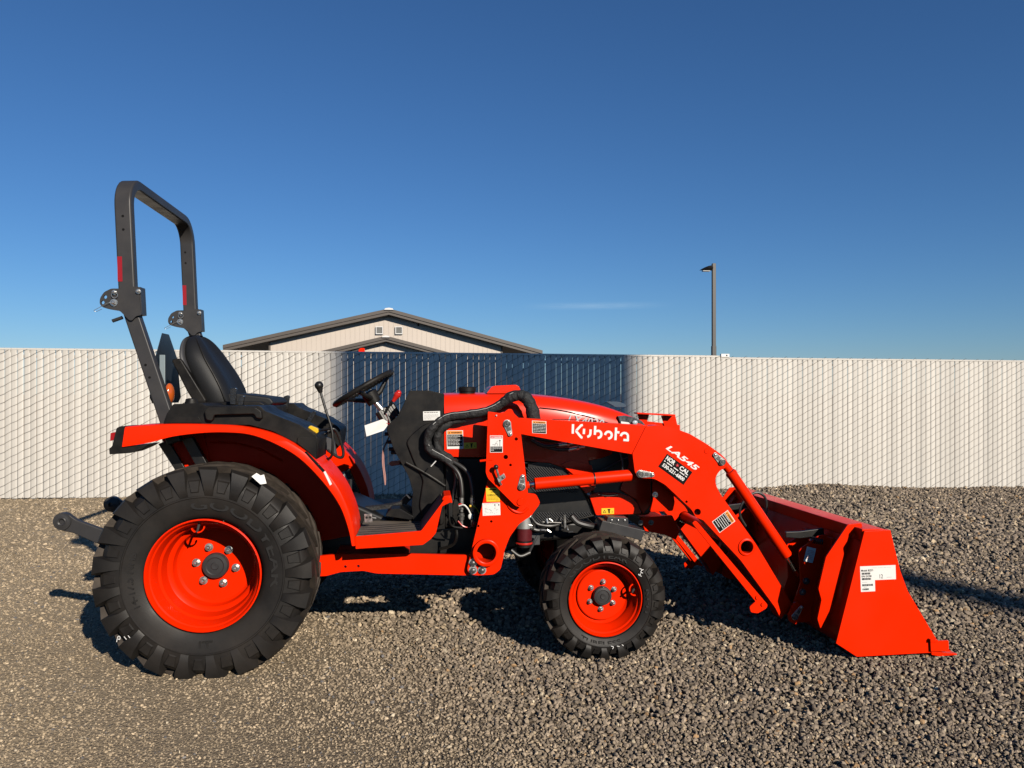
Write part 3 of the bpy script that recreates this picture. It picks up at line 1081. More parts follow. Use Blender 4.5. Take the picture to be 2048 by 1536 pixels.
def make_wheel(name, cx, cz, R, y0, w, nl, lug, skew, rim, hub_y, hub_r, nut_r, nutc, nut_ph, phase, valve_a, rear):
    rr = rim[0][0]
    mb = MB()
    mb.lathe(rim, cx, cz, RED, n=72)
    wheel = mb.build(name, T, smooth=24)
    mb = MB()
    make_tyre(mb, cx, cz, R, rr - .004, y0, w, nl, lug, skew, phase, seed=3 if rear else 4)
    tyre = mb.build('tyre', wheel, smooth=28)
    hgt = R - lug - rr
    r0, r1 = rr + hgt * .20, rr + hgt * .40
    yl = y0 - .0015
    words = []
    if rear:
        mb = MB(); arc_text(mb, 'GOODYEAR', cx, cz, r0, r1, math.radians(44), math.radians(112), yl + .003, RUBL, th=.006); mb.build('sidewall_lettering', wheel, smooth=0)
        mb = MB(); arc_text(mb, '14-17.5 NHS', cx, cz, r0 + .004, r1 - .004, math.radians(183), math.radians(46), yl + .003, RUBL, th=.006); mb.build('sidewall_lettering', wheel, smooth=0)
        mb = MB(); arc_text(mb, 'IT', cx, cz, r0, r1 - .005, math.radians(272), math.radians(11), yl + .003, RUBL, th=.006, inward=True); mb.build('sidewall_lettering', wheel, smooth=0)
    else:
        mb = MB(); arc_text(mb, 'GOODYEAR', cx, cz, r0, r1 + .004, math.radians(103), math.radians(88), yl + .003, RUBL, th=.006); mb.build('sidewall_lettering', wheel, smooth=0)
        mb = MB(); arc_text(mb, 'R14T', cx, cz, r0, r1, math.radians(-5), math.radians(36), yl + .003, RUBL, th=.006); mb.build('sidewall_lettering', wheel, smooth=0)
        mb = MB(); arc_text(mb, 'TUBELESS', cx, cz, r0, r1, math.radians(262), math.radians(56), yl + .003, RUBL, th=.006, inward=True); mb.build('sidewall_lettering', wheel, smooth=0)
    # hub cap
    mb = MB()
    hy = hub_y
    mb.lathe([(0, hy - .030), (hub_r * .25, hy - .031), (hub_r * .3, hy - .027), (hub_r * .62, hy - .026), (hub_r * .70, hy - .030), (hub_r * .93, hy - .028), (hub_r, hy - .018), (hub_r, hy + .01)], cx, cz, GREY, n=40)
    mb.build('hub_cap', wheel, smooth=40)
    for i in range(6):
        a = nut_ph + i * PI / 3
        mb = MB()
        nut(mb, cx + nutc * math.cos(a), hy - .001, cz + nutc * math.sin(a), nut_r, .030 if rear else .024, ZINC)
        mb.build('wheel_nut', wheel, smooth=35)
    # valve stem with its guard
    a = valve_a
    vr = rr - (.040 if rear else .028)
    yv = rim[5][1] + .01
    p = Vector(polar(cx, cz, vr, a, yv))
    rad = Vector((math.cos(a), 0, math.sin(a)))
    tan = Vector((-math.sin(a), 0, math.cos(a)))
    mb = MB()
    mb.tube([p + rad * .02 + Vector((0, .03, 0)), p, p - rad * .012 - Vector((0, .02, 0)), p - rad * .016 - Vector((0, .035, 0))], [.006, .006, .005, .004], DSTEEL, n=8)
    mb.build('valve_stem', wheel)
    mb = MB()
    q = []
    for i in range(9):
        t = PI * i / 8
        q.append(p + tan * math.cos(t) * .028 - rad * math.sin(t) * .024 + Vector((0, -.004, 0)))
    mb.sweep(q, [Vector((0, 1, 0))] * 9, [(rad * -math.sin(PI * i / 8) + tan * math.cos(PI * i / 8)) for i in range(9)], .006, .003, RED)
    mb.build('valve_guard', wheel, smooth=30)
    return wheel


RX, RZ = W(408, 1150, .055).x, W(408, 1150, .055).z
FX, FZ = W(1212, 1200, .06).x, W(1212, 1200, .06).z
rim_r = [(.268, .030), (.268, .022), (.262, .020), (.257, .028), (.253, .044), (.247, .049), (.238, .078), (.234, .110), (.224, .122), (.219, .160), (.216, .185), (.199, .196), (.195, .202),
         (.193, .220), (.187, .237), (.176, .246), (.160, .247), (.0, .247)]
rim_r = [(r * .972, y + .017) for r, y in rim_r]
rear = make_wheel('rear_wheel', RX, RZ, .502, .040, .340, 21, .028, -.42, rim_r, .264, .062, .0135, .094, math.radians(-9), .02, math.radians(98), True)
y1 = .055
rim_f = [(.183, y1 + .022), (.183, y1 + .012), (.179, y1 + .010), (.175, y1 + .016), (.172, y1 + .030), (.165, y1 + .036), (.158, y1 + .060), (.146, y1 + .078), (.142, y1 + .10),
         (.134, y1 + .108), (.129, y1 + .112), (.125, y1 + .10), (.120, y1 + .097), (.05, y1 + .097), (0, y1 + .097)]
front = make_wheel('front_wheel', FX, FZ, .308, y1, .225, 19, .025, -.36, rim_f, y1 + .097, .047, .0095, .068, math.radians(25), .05, math.radians(14), False)
rearf = mirror(rear); rearf['label'] = 'far side rear wheel'
frontf = mirror(front); frontf['label'] = 'far side front wheel'


def chalk(strokes, d, name, parent, w=.003):
    mb = MB()
    for s in strokes:
        pts = [(W(u, v, d).x, W(u, v, d).z) for u, v in s]
        pts = [tuple(p) for p in cr([(a, b, 0) for a, b in pts], 4)]
        ribbon(mb, pts, w, LWHITE, d)
    return mb.build(name, parent, smooth=0)


chalk([[(1287, 1139), (1283, 1141), (1282, 1145), (1286, 1146)], [(1284, 1139), (1279, 1137)], [(1277, 1149), (1280, 1151), (1281, 1147)], [(1277, 1148), (1283, 1153)]], .0445, 'chalk_mark', front)
chalk([[(1222, 1292), (1227, 1294), (1225, 1298)], [(1234, 1292), (1239, 1293)], [(1244, 1289), (1247, 1292)]], .0455, 'chalk_mark', front)
chalk([[(234, 1277), (239, 1279), (240, 1274), (236, 1273), (233, 1284)], [(248, 1273), (253, 1279)], [(256, 1271), (260, 1276)]], .030, 'chalk_mark', rear)
mb = MB()
mb.add(wp([(503, 953, .042), (513, 946, .060), (521, 951, .062), (528, 949, .066), (533, 967, .052), (521, 969, .042)]), [(0, 1, 2, 3, 4, 5)], WHITE)
s_ = mb.build('paper_sticker', rear, smooth=0)
so_ = s_.modifiers.new('th', 'SOLIDIFY'); so_.thickness = .0008


# ------------------------------------------------------------------ rear fenders
top = [(250, 853), (300, 850), (345, 848), (420, 849), (480, 852.5), (540, 866), (590, 890), (635, 925), (672, 968), (694, 1010), (706, 1050), (711, 1092)]
low = [(244, 894), (300, 885), (345, 873), (400, 866), (450, 864.5), (500, 869), (550, 887), (600, 917), (648, 966), (680, 1012), (697, 1058), (704, 1092)]
topc, lowc = cr([(a, b, 0) for a, b in top], 5), cr([(a, b, 0) for a, b in low], 5)
DF0, DF1 = .05, .40
mb = MB()
secs = []
for a, b in zip(topc, lowc):
    A, B = W(a.x, a.y, DF0), W(b.x, b.y, DF0)
    dn = Vector((B.x - A.x, 0, B.z - A.z)); dn.normalize()
    secs.append([A + dn * .012 + Vector((0, 0, 0)), B, B + Vector((0, .006, 0)), A + dn * .02 + Vector((0, .008, 0)), A + dn * .006 + Vector((0, .02, 0)),
                 A + dn * .006 + Vector((0, DF1 - DF0, 0)), A + Vector((0, DF1 - DF0, 0)), A + Vector((0, .012, 0)), A + dn * .004 + Vector((0, .003, 0))])
mb.loft(secs, RED)
fender = mb.build('rear_fender', T, smooth=40)
# inner wall
wall = [(p.x, p.y) for p in topc[8:]]
ctr = W(406, 1151, DF1)
mb = MB()
out = [W(a, b, DF0) for a, b in wall]
lo_ = [(.0, -.02)]
pts = [(p.x, p.z - .004) for p in out]
inn = []
for i, p in enumerate(reversed(pts)):
    s = i / (len(pts) - 1)
    v_ = Vector((p[0] - RX, p[1] - RZ))
    inn.append((RX + v_.x * (.55 + .08 * s), RZ + v_.y * (.55 + .15 * s)))
mb.plate_xz([pts + inn], DF1 - .006, DF1 + .006, RED)
mb.build('inner_panel', fender, smooth=0)
# ridge pressed into the inner wall, and struts
mb = MB()
mb.tube([W(u, v, .395) for u, v in [(420, 884), (470, 886), (520, 898), (565, 922)]], .006, RED, n=8)
mb.build('pressed_ridge', fender)
mb = MB()
mb.plate([(362, 878), (384, 874), (424, 945), (402, 950)], .30, .34, BLK2)
mb.plate([(316, 888), (336, 880), (372, 940), (356, 950)], .36, .38, BLK2)
mb.build('fender_strut', fender, bevel=.003)
mb = MB()
mb.plate([(322, 874), (405, 858), (430, 960), (358, 960)], .385, .393, RED)
mb.build('stay_plate', fender, bevel=.002)
# tail lamp housing
mb = MB()
mb.plate(rnd([(233, 856), (240, 852.5), (256, 852), (247, 893), (300, 888), (286, 896), (262, 906), (219, 909, 2), (218, 897, 2), (224, 893)], 3), .06, .20, BLK)
tl = mb.build('tail_lamp', fender, bevel=.005)
mb = MB(); mb.plate(rnd([(221, 866), (231, 864), (227, 880), (220, 882)], 1), .075, .18, DRED); mb.build('lamp_lens', fender, bevel=.002)
# decals on the fender edge
for nm, q, m in (('decal_strip', [(609, 904), (613, 902.5), (650, 941), (646, 945)], BLACKP), ('decal_strip', [(647, 944), (651, 942), (664, 968), (660, 971)], LWHITE)):
    mb = MB(); mb.add([W(u, v, .0475) for u, v in q], [(0, 1, 2, 3)], m); mb.build(nm, fender, smooth=0)
farfender = mirror(fender)
# things seen only on the inner face of the far fender
dfar = 2 * CY - DF1 - .008
fr = frame_uv((680, 947), (699, 936), (703, 998), dfar)
mb = MB(); fr.slab(mb, BLACKP, .002); fr.rect(mb, .0, .0, .45, .55, GREYP, .0025)
fr.rows(mb, .05, .42, .05, .5, 12, LWHITE, .003, seed=4); fr.rows(mb, .5, .95, .04, .95, 26, GREYP, .003, .3, seed=5); fr.rows(mb, .86, .99, .05, .95, 20, ORG, .0032, .4, seed=6)
fr.rect(mb, 0, .965, 1, 1, GREYP, .003)
mb.build('safety_decal', farfender, smooth=0)
mb = MB()
mb.plate([(636, 915), (690, 905), (703, 940), (728, 1008), (640, 1008)], dfar - .001, dfar + .004, RED)
mb.build('lower_panel', farfender, smooth=0)

# ------------------------------------------------------------------ fender decks, grab rails and levers beside the seat
mb = MB()
mb.plate(rnd([(326, 848), (333, 828), (346, 808, 4), (402, 806), (412, 812), (520, 812), (530, 822), (560, 834), (600, 850), (633, 872), (637, 880), (633, 921, 3), (618, 905), (590, 885), (545, 862), (500, 850)], 4), .10, .44, BLK)
deck = mb.build('fender_deck', T, bevel=.010, seg=3)
mb = MB()
mb.plate(rnd([(334, 846), (350, 834), (396, 832), (404, 846)], 3), .094, .12, BLK)
mb.build('cover_panel', deck, bevel=.004)
mb = MB()
mb.plate(rnd([(596, 873), (634, 875), (632, 919), (616, 903), (594, 886)], 3), .086, .12, BLK)
mb.build('cover_panel', deck, bevel=.006)
mb = MB()
mb.plate(rnd([(408, 822), (415, 814), (510, 814), (522, 822), (524, 838), (512, 836), (508, 828), (428, 830), (424, 842), (412, 840)], 4), .07, .115, BLK)
mb.build('grab_rail', deck, bevel=.008, seg=3)
mb = MB(); p = W(383, 803, .22)
mb.tube([p - Vector((0, 0, .02)), p + Vector((0, 0, .012)), p + Vector((0, 0, .016))], [.034, .026, .012], BLK, n=18)
mb.build('knob', deck)
farde = mirror(deck)
# raised centre deck under the seat
mb = MB()
mb.plate(rnd([(355, 812), (372, 804), (520, 803), (535, 812), (536, 860), (355, 862)], 4), .44, 1.03, BLK)
mb.build('seat_deck', T, bevel=.012, seg=3)
# wrapped control levers (folded plastic bags over the handles)
BAG = mat('black_film', (.02, .02, .021), .22, noise=.4, nscale=60, bump=.9, bscale=120)
for (u, v, w_, h_, d_, lean) in ((466, 792, 13, 34, .36, 0), (481, 801, 11, 20, .30, 2), (570, 805, 12, 30, .98, 3), (560, 816, 13, 22, .90, -1), (613, 837, 12, 30, .95, 14), (585, 818, 40, 8, 1.05, 0)):
    mb = MB()
    q = rnd([(u - w_ / 2, v + h_ / 2), (u - w_ / 2 + lean, v - h_ / 2 + 3), (u + w_ * .2 + lean, v - h_ / 2), (u + w_ / 2 + lean, v - h_ / 2 + 2), (u + w_ * .35, v + h_ / 2)], 2)
    mb.plate(q, d_, d_ + .028, BAG)
    c_ = W(u, v + h_ / 2, d_ + .014)
    mb.tube([c_ + Vector((0, 0, .01)), c_ - Vector((0, 0, .08))], .007, BLK2, n=8)
    mb.build('control_lever', T, bevel=.004)
mb = MB()
mb.plate(rnd([(615, 856), (620, 851), (635, 857), (637, 864), (632, 868), (617, 862)], 2), .20, .235, YELK)
mb.tube(wp([(634, 862, .217), (660, 858, .30)]), .006, BLK2, n=8)
mb.build('yellow_lever', T, bevel=.003)
# long lever with round knob
mb = MB()
mb.tube(cr(wp([(640, 780, .30), (650, 815, .30), (664, 862, .30), (665, 900, .30), (661, 915, .31), (648, 920, .34)]), 6), .0065, BLK2, n=10)
lev = mb.build('loader_lever', T)
mb = MB(); p = W(638, 771, .30); mb.ball(p, .022, BLK2, n=16); mb.tube([p + Vector((.003, 0, -.014)), p + Vector((.008, 0, -.036))], [.016, .010], BLK2, n=14); mb.build('knob', lev)
mb = MB()
mb.tube(cr(wp([(640, 876, .36), (668, 858, .38), (684, 892, .40), (686, 912, .40), (676, 914, .40), (655, 900, .39)]), 6), .0075, BLK2, n=10)
mb.plate([(640, 870), (668, 880), (674, 914), (652, 900)], .40, .43, LGREY)
mb.build('lever_guard', T)

# ------------------------------------------------------------------ seat
SEATST = [(812, 408, 481, .235), (795, 400, 478, .245), (772, 389, 470, .25), (745, 375, 456, .245), (720, 366, 439, .235), (702, 364, 427, .215), (686, 365, 415, .18), (676, 369, 406, .14), (670, 377, 398, .085), (668, 384, 392, .03)]


def seat_sec(v, ub, uf, hw, scoop=.03, n=28):
    a, b = W(ub, v, .56), W(uf, v, .66)
    xm, hx = (a.x + b.x) / 2, (b.x - a.x) / 2
    out = []
    for i in range(n):
        t = 2 * PI * i / n
        c, s_ = math.cos(t), math.sin(t)
        x = hx * (1 if c > 0 else -1) * abs(c) ** .55; y = hw * (1 if s_ > 0 else -1) * abs(s_) ** .6
        if c > 0:
            x -= scoop * max(0, 1 - (abs(y) / (hw * .62)) ** 4) * min(1, hw / .2)
        out.append((xm + x, CY + y, (a.z + b.z) / 2))
    return out


def dens(st, k=4):
    return [tuple(p) for p in cr([Vector(q) for q in st], k)]


mb = MB()
mb.loft([seat_sec(*q) for q in dens(SEATST)], NAVY)
seat = mb.build('seat', T, smooth=50)
mb = MB()
mb.loft([seat_sec(v, ub - 3, ub + (uf - ub) * .34, hw + .010, 0) for v, ub, uf, hw in dens(SEATST)], LGREY)
mb.build('seat_shell', seat, smooth=50)
# piping seam on the near bolster
mb = MB()
mb.tube([W(ub + (uf - ub) * .62, v, CY - hw * .985) for v, ub, uf, hw in dens(SEATST[:-2])], .004, BLK, n=6)
mb.build('seam', seat)
mb = MB()
mb.plate(rnd([(342, 720), (352, 716), (362, 718), (412, 800), (410, 806), (388, 806), (372, 780)], 5), .47, .52, BLK)
mb.build('armrest', seat, bevel=.015, seg=3)
mb = MB(); mb.plate(rnd([(420, 808), (425, 790), (470, 786), (540, 795), (548, 806), (540, 812)], 8), .53, .94, NAVY)
mb.build('cushion', seat, bevel=.04, seg=4)

# ------------------------------------------------------------------ roll-over bar
DR0, DR1 = .245, 2 * CY - .245
aT, aB = W(246, 359, DR0), W(258, 606, DR0)
up = (aT - aB); up.y = 0; H_ = up.length; up.normalize()
nrm = Vector((up.z, 0, -up.x))
rad = .13
path, inn, = [], []
yy = Vector((0, 1, 0))
path.append(aB); inn.append(yy)
path.append(aB + up * (H_ - rad)); inn.append(yy)
for i in range(1, 9):
    t = PI / 2 * i / 8
    path.append(aB + up * (H_ - rad + rad * math.sin(t)) + yy * (rad - rad * math.cos(t))); inn.append((yy * math.cos(t) - up * math.sin(t)))
m0 = len(path)
wid = DR1 - DR0
for i in range(0, 9):
    t = PI / 2 * i / 8
    path.append(aB + up * (H_ - rad + rad * math.cos(t)) + yy * (wid - rad + rad * math.sin(t))); inn.append((-yy * math.sin(t) - up * math.cos(t)))
path.append(aB + yy * wid); inn.append(-yy)
mb = MB()
mb.sweep(path, [nrm] * len(path), inn, .039, .025, GREY)
rops = mb.build('rollbar', T, bevel=.010, seg=3, smooth=50)


def shifted(o, parent, dy):
    c = o.copy(); COL.objects.link(c)
    c.parent = parent
    c.location = o.location + Vector((0, dy, 0))
    return c


mb = MB()
b0, b1 = W(263, 622, DR0), W(338, 846, DR0)
dr = (b1 - b0).normalized(); nx = Vector((dr.z, 0, -dr.x))
mb.sweep([b0, b1 + dr * .1], [nx] * 2, [yy] * 2, .034, .025, GREY)
post = mb.build('lower_post', rops, bevel=.008, seg=3)
mirror(post, rops)
# hinge bracket
hol = [circ(210.5, 594, 3.6, 12), circ(205.5, 605, 3.6, 12)]
mb = MB()
mb.plate(rnd([(199, 607), (200, 596), (208, 584), (222, 577), (243, 577), (245, 573, 1), (276, 573, 2), (281, 620, 1), (283, 630, 3), (272, 632), (264, 641), (258, 640), (240, 622), (216, 618), (204, 614)], 4), DR0 - .040, DR0 - .030, GREY, hol)
mb.plate(rnd([(199, 607), (200, 596), (208, 584), (222, 577), (243, 577), (245, 573, 1), (276, 573, 2), (281, 620, 1), (283, 630, 3), (272, 632), (264, 641), (258, 640), (240, 622), (216, 618), (204, 614)], 4), DR0 + .030, DR0 + .040, GREY, hol)
mb.plate([(243, 574), (281, 574), (284, 629), (262, 632), (246, 622)], DR0 - .031, DR0 + .031, GREY)
hin = mb.build('hinge_bracket', rops, bevel=.003)
mb = MB()
for u, v, r in ((228, 605.5, .012), (229, 585, .008), (277, 583, .008)):
    p = W(u, v, DR0 - .04)
    nut(mb, p.x, p.y, p.z, r, .02, ZINC)
p = W(229, 590, DR0 - .05)
mb.torus(p, (0, 1, 0), .014, .0018, ZINC, n=20, k=6)
hb = mb.build('hinge_bolts', rops)
mb = MB(); mb.tube(cr(wp([(226, 604, DR0 - .05), (216, 606, DR0 - .055), (206, 611, DR0 - .055), (193, 618, DR0 - .05), (188, 621, DR0 - .045), (192, 623, DR0 - .04), (204, 618, DR0 - .04)]), 5), .0012, ZINC, n=5)
lan = mb.build('pin_lanyard', rops)
mb = MB(); a, b = W(225, 642, DR0), W(245, 635, DR0); mb.tube([a, b], .0085, GREY, n=12); pg = mb.build('stop_pin', rops)
for o in (hin, hb, lan):
    shifted(o, rops, DR1 - DR0)
for u, v in ((245.5, 432), (246.5, 459)):
    mb = MB(); p = W(u, v, DR0 - .0255); mb.tube([p, p + Vector((0, .004, 0))], .0062, BLACKP, n=14); mirror(mb.build('bolt_hole', rops), rops)
    p2 = W(u, v, DR0); mb = MB(); q = Vector((p2.x, DR1 - .0255, p2.z)); mb.tube([q, q + Vector((0, .004, 0))], .0062, BLACKP, n=14); mb.build('bolt_hole', rops)
for u, v in ((291, 730), (299, 755)):
    mb = MB(); p = W(u, v, DR0 - .0255); mb.tube([p, p + Vector((0, .004, 0))], .0062, BLACKP, n=14); mb.build('bolt_hole', rops)
REFL = mat('red_reflector', (.32, .008, .012), .3, noise=.15, nscale=300)
for yq in (DR0 - .0265, DR1 - .0265):
    A, B = W(234.5, 513, DR0 - .0255), W(245, 563, DR0 - .0255)
    C_, D_ = W(244, 513, DR0 - .0255), W(235.5, 563, DR0 - .0255)
    mb = MB()
    mb.plate_xz([[(A.x, A.z), (C_.x, C_.z), (B.x, B.z), (D_.x, D_.z)]], yq, yq + .002, REFL)
    mb.build('reflector', rops)

# slow-moving-vehicle plate, its bracket and the amber lamps
sx = W(333, 740, .66).x
mb = MB()
zt, zb = W(333, 668, .66).z, W(345, 806, .66).z
q = [(.60, zt), (.70, zt), (.84, W(350, 715, .66).z), (.90, zb + .03), (.86, zb), (.46, zb), (.42, zb + .03), (.49, W(318, 722, .66).z)]
mb.add([(sx, y, z) for y, z in q] + [(sx - .004, y, z) for y, z in q], [tuple(range(8)), tuple(range(15, 7, -1))] + [(i, 8 + i, 8 + (i + 1) % 8, (i + 1) % 8) for i in range(8)], NAVYP := mat('dark_plate', (.02, .027, .037), .4, noise=.2, nscale=10))
smv = mb.build('warning_plate', T)
mb = MB(); p0, p1 = W(327, 710, .52), W(328, 800, .52); mb.box(p0.x - .014, p0.x + .014, .50, .505, p1.z, p0.z, LB := mat('painted_bracket', (.28, .34, .36), .4, metal=.3)); mb.build('plate_bracket', T, bevel=.003)
for d_ in (.40, 2 * CY - .40):
    mb = MB(); p = W(339, 787, .40); p.y = d_
    mb.ball(p, .047, AMBER, n=20, sq=(.48, .8, 1.1)); mb.tube([p - Vector((.03, 0, 0)), p - Vector((.0, 0, 0))], .032, BLK, n=16)
    mb.tube([p - Vector((0, 0, .03)), p - Vector((0, 0, .14))], .012, BLK, n=8)
    mb.build('amber_lamp', T)

# ------------------------------------------------------------------ floor and step
mb = MB()
mb.plate(rnd([(711, 1073, 1), (842, 1062), (885, 1004), (890, 996), (900, 993), (904, 1003, 2), (884, 1013), (872, 1066), (862, 1078), (846, 1090), (711, 1098, 1)], 3), .09, .105, RED)
step = mb.build('step_plate', T, bevel=.004)
mb = MB(); mb.plate(rnd([(884, 999), (888, 992), (902, 991), (905, 1006), (890, 1006)], 2), .10, .30, RED); mb.build('step_flange', step, bevel=.003)
mb = MB()
p = W(711, 1073, .10); q = W(842, 1063, .10)
zf = (p.z + q.z) / 2 - .004
mb.box(p.x + .002, q.x, .105, 2 * CY - .105, zf - .03, zf, MUD)
floor_ = mb.build('floor_mat', T, bevel=.003)
# moulded ribs of the mat
mb = MB()
for i in range(5):
    yy0 = .125 + i * .058
    mb.tube(cr([(p.x + .01, yy0, zf), (p.x + .09, yy0 + .008, zf), (p.x + .16, yy0 + .03, zf), (q.x - .01, yy0 + .045 + .01 * i, zf)], 6), .0028, BLK, n=5)
mb.build('mat_rib', floor_)
mb = MB(); a, b = W(842, 1062, .12), W(884, 1004, .12)
mb.add([(a.x, .105, a.z), (b.x, .105, b.z), (b.x, .46, b.z), (a.x, .46, a.z)], [(0, 1, 2, 3)], MUD)
so_ = mb.build('toe_board', T, smooth=0); so_.modifiers.new('s', 'SOLIDIFY').thickness = .01
mb = MB(); fr = frame_uv((728.5, 1028), (744, 1027), (729.5, 1045), .30); fr.slab(mb, ZINC, .004)
for k in (.3, .72):
    c = fr.pt(k, .42, .004); mb.torus(c, (0, 1, 0), .0055, .0022, DSTEEL, n=14, k=6); mb.tube([c, c + Vector((0, .001, 0))], .004, WHITE, n=10)
mb.tube([fr.pt(1, .5), fr.pt(1.5, .6)], .006, DSTEEL, n=8)
mb.build('pedal_latch', T)
mb = MB()
pts = cr(wp([(690, 1014, .62), (720, 1017, .58), (760, 1014, .6), (795, 1008, .62), (822, 995, .66)]), 6)
mb.sweep(pts, [Vector((0, 1, 0))] * len(pts), [Vector((0, 0, 1))] * len(pts), .028, .010, CLOTH)
bl = mb.build('seat_belt', T, smooth=60)
mb = MB(); mb.plate([(800, 1003), (815, 988), (826, 994), (812, 1010)], .60, .63, BLK); mb.plate([(811, 990), (814, 988), (822, 996), (819, 998)], .595, .6, ZINC); mb.build('buckle', bl, bevel=.002)
mb = MB(); mb.plate(rnd([(770, 1032), (782, 1018), (800, 1017), (828, 1034), (822, 1040)], 3), .45, .75, BLK); mb.build('pedal_cover', T, bevel=.008)
mb = MB(); mb.tube(wp([(700, 960, .85), (699, 990, .80)]), .012, BLK2, n=8); mb.tube(wp([(694, 975, .80), (697, 1005, .78)]), .010, BLK2, n=8); mb.build('range_lever', T)
mb = MB(); mb.plate(rnd([(777, 927), (782, 922), (800, 921), (800, 930), (782, 933)], 3), .62, .66, DRED); mb.tube(wp([(798, 926, .64), (830, 930, .66)]), .01, BLK2, n=8); mb.build('brake_pedal', T, bevel=.003)

# ------------------------------------------------------------------ console
mb = MB()
cons = rnd([(819, 781, 4), (860, 781), (888.5, 788, 1), (890, 1058, 1), (845, 1062), (838, 1058), (826, 1046), (823, 1010), (826, 985), (818, 955), (802, 925), (788, 900), (778, 872), (772, 856), (784, 842), (797, 830), (808, 806)], 5)
mb.plate(cons, .475, 2 * CY - .475, BLK)
con = mb.build('dash_console', T, bevel=.045, seg=5, smooth=50)
mb = MB(); mb.plate(rnd([(812, 884), (822, 870), (846, 850), (888, 836), (888, 1050), (848, 1052), (838, 1010), (846, 960), (828, 925)], 8), .462, .50, BLK); mb.build('side_cover', con, bevel=.012, seg=3)
mb = MB(); mb.tube(cr(wp([(812, 925, .46), (840, 940, .455), (865, 955, .455), (890, 972, .46)]), 5), .008, BLK, n=8); mb.build('moulding', con)
fr = frame_uv((846, 823), (880, 822), (846.5, 841), .468)
mb = MB(); fr.slab(mb, WHITE, .001); fr.rows(mb, .06, .9, .1, .25, 1, BLACKP, .0015, .7); fr.rows(mb, .06, .9, .35, .95, 6, GREYP, .0015, .5, seed=9); mb.build('instruction_label', con, smooth=0)
mb = MB()
for i, (u, v) in enumerate(((777, 868), (780, 884), (785, 898), (789, 905))):
    p = W(u, v, .60); mb.tube([p - Vector((.02, 0, 0)), p + Vector((.03, 0, 0))], .010, BLK2, n=8)
mb.build('dash_switch', con)

# ------------------------------------------------------------------ steering wheel and column
c0 = W(727, 776, CY)
tv = (W(787, 741, CY) - W(667, 811, CY)); tv.y = 0; Rw = tv.length / 2 - .012; tv.normalize()
ax = Vector((-tv.z, 0, tv.x))
mb = MB(); mb.torus(c0, ax, Rw, .0145, BLK, n=56, k=12)
for i in range(52):
    a = 2 * PI * i / 52
    r_ = tv * math.cos(a) + Vector((0, 1, 0)) * math.sin(a)
    mb.ball(c0 + r_ * (Rw - .001) - ax * .012, .0075, BLK, n=6)
wh = mb.build('steering_wheel', T, smooth=50)
hub = c0 - ax * .075 + tv * .012
mb = MB()
for a in (0.35, 2.45, 4.55):
    r_ = tv * math.cos(a) + Vector((0, 1, 0)) * math.sin(a)
    mb.tube([hub, hub + r_ * .06 + ax * .012, c0 + r_ * (Rw - .01)], [.018, .014, .010], BLK, n=10)
mb.build('spokes', wh)
mb = MB(); mb.tube([hub - ax * .03, hub + ax * .035, hub + ax * .045], [.038, .045, .03], BLK, n=20); mb.build('hub', wh)
mb = MB(); e = W(790, 850, CY); mb.tube([hub, hub + (e - hub) * .45], .016, ZINC, n=14); mb.tube([hub + (e - hub) * .42, e], .03, BLK2, n=14)
col_ = mb.build('steering_column', T)
mb = MB()
for i in range(7):
    p = W(764 + i * 4, 832 - i * 2.5 + (i % 2) * 2, CY - .02); mb.tube([p - ax * .04, p + ax * .03], .026 - .0015 * i, BLK2, n=10)
mb.build('bellows', col_)
mb = MB(); mb.tube(wp([(793, 793, .66), (782, 805, .66), (771, 826, .68)]), [.006, .006, .006], BLK2, n=8)
sh = mb.build('shuttle_lever', T)
REDK = mat('red_knob', (.55, .02, .012), .3)
mb = MB(); a, b = W(797, 786, .66), W(786, 803, .66); mb.tube(cr([a, a + (b - a) * .3, b], 4), [.012, .017, .020, .020, .019, .016, .013, .011, .009], REDK, n=14); mb.ball(a, .0165, REDK, n=12); mb.build('knob', sh)
mb = MB(); mb.tube(wp([(773, 826, .55), (783, 852, .56)]), .006, ZINC, n=8); mb.build('tilt_lever', T)

# ------------------------------------------------------------------ paper tag and strap hanging from the column
pc = wp([(729, 851, .52), (766, 838, .52), (775, 843, .53), (775, 851, .53), (768, 861, .52), (733, 873, .51)])
mb = MB(); mb.add(pc, [tuple(range(6))], WHITE)
tg = mb.build('paper_tag', None, smooth=0)
tg.modifiers.new('s', 'SOLIDIFY').thickness = .0008
tag(tg, 'blank white paper tag hanging below the steering wheel', 'tag')
mb = MB(); mb.tube(wp([(773, 846, .525), (781, 849, .55), (786, 852, .6)]), .0015, REDP, n=5); s2 = mb.build('tie', tg)
mb = MB()
pts = cr(wp([(784, 853, .57), (779, 870, .57), (767, 898, .58), (765, 922, .58), (768, 950, .58), (770.5, 970, .58)]), 6)
mb.sweep(pts, [Vector((.6, .8, 0))] * len(pts), [Vector((.8, -.6, 0))] * len(pts), .0035, .0008, STRAP)
pts = cr(wp([(783, 856, .58), (776, 880, .58), (768, 900, .58), (768, 930, .58), (771, 955, .58), (770.5, 970, .58)]), 6)
mb.sweep(pts, [Vector((.6, .8, 0))] * len(pts), [Vector((.8, -.6, 0))] * len(pts), .003, .0008, STRAP)
st = mb.build('tie_strap', None)
tag(st, 'thin pinkish strap loop hanging beside the dash console', 'strap')

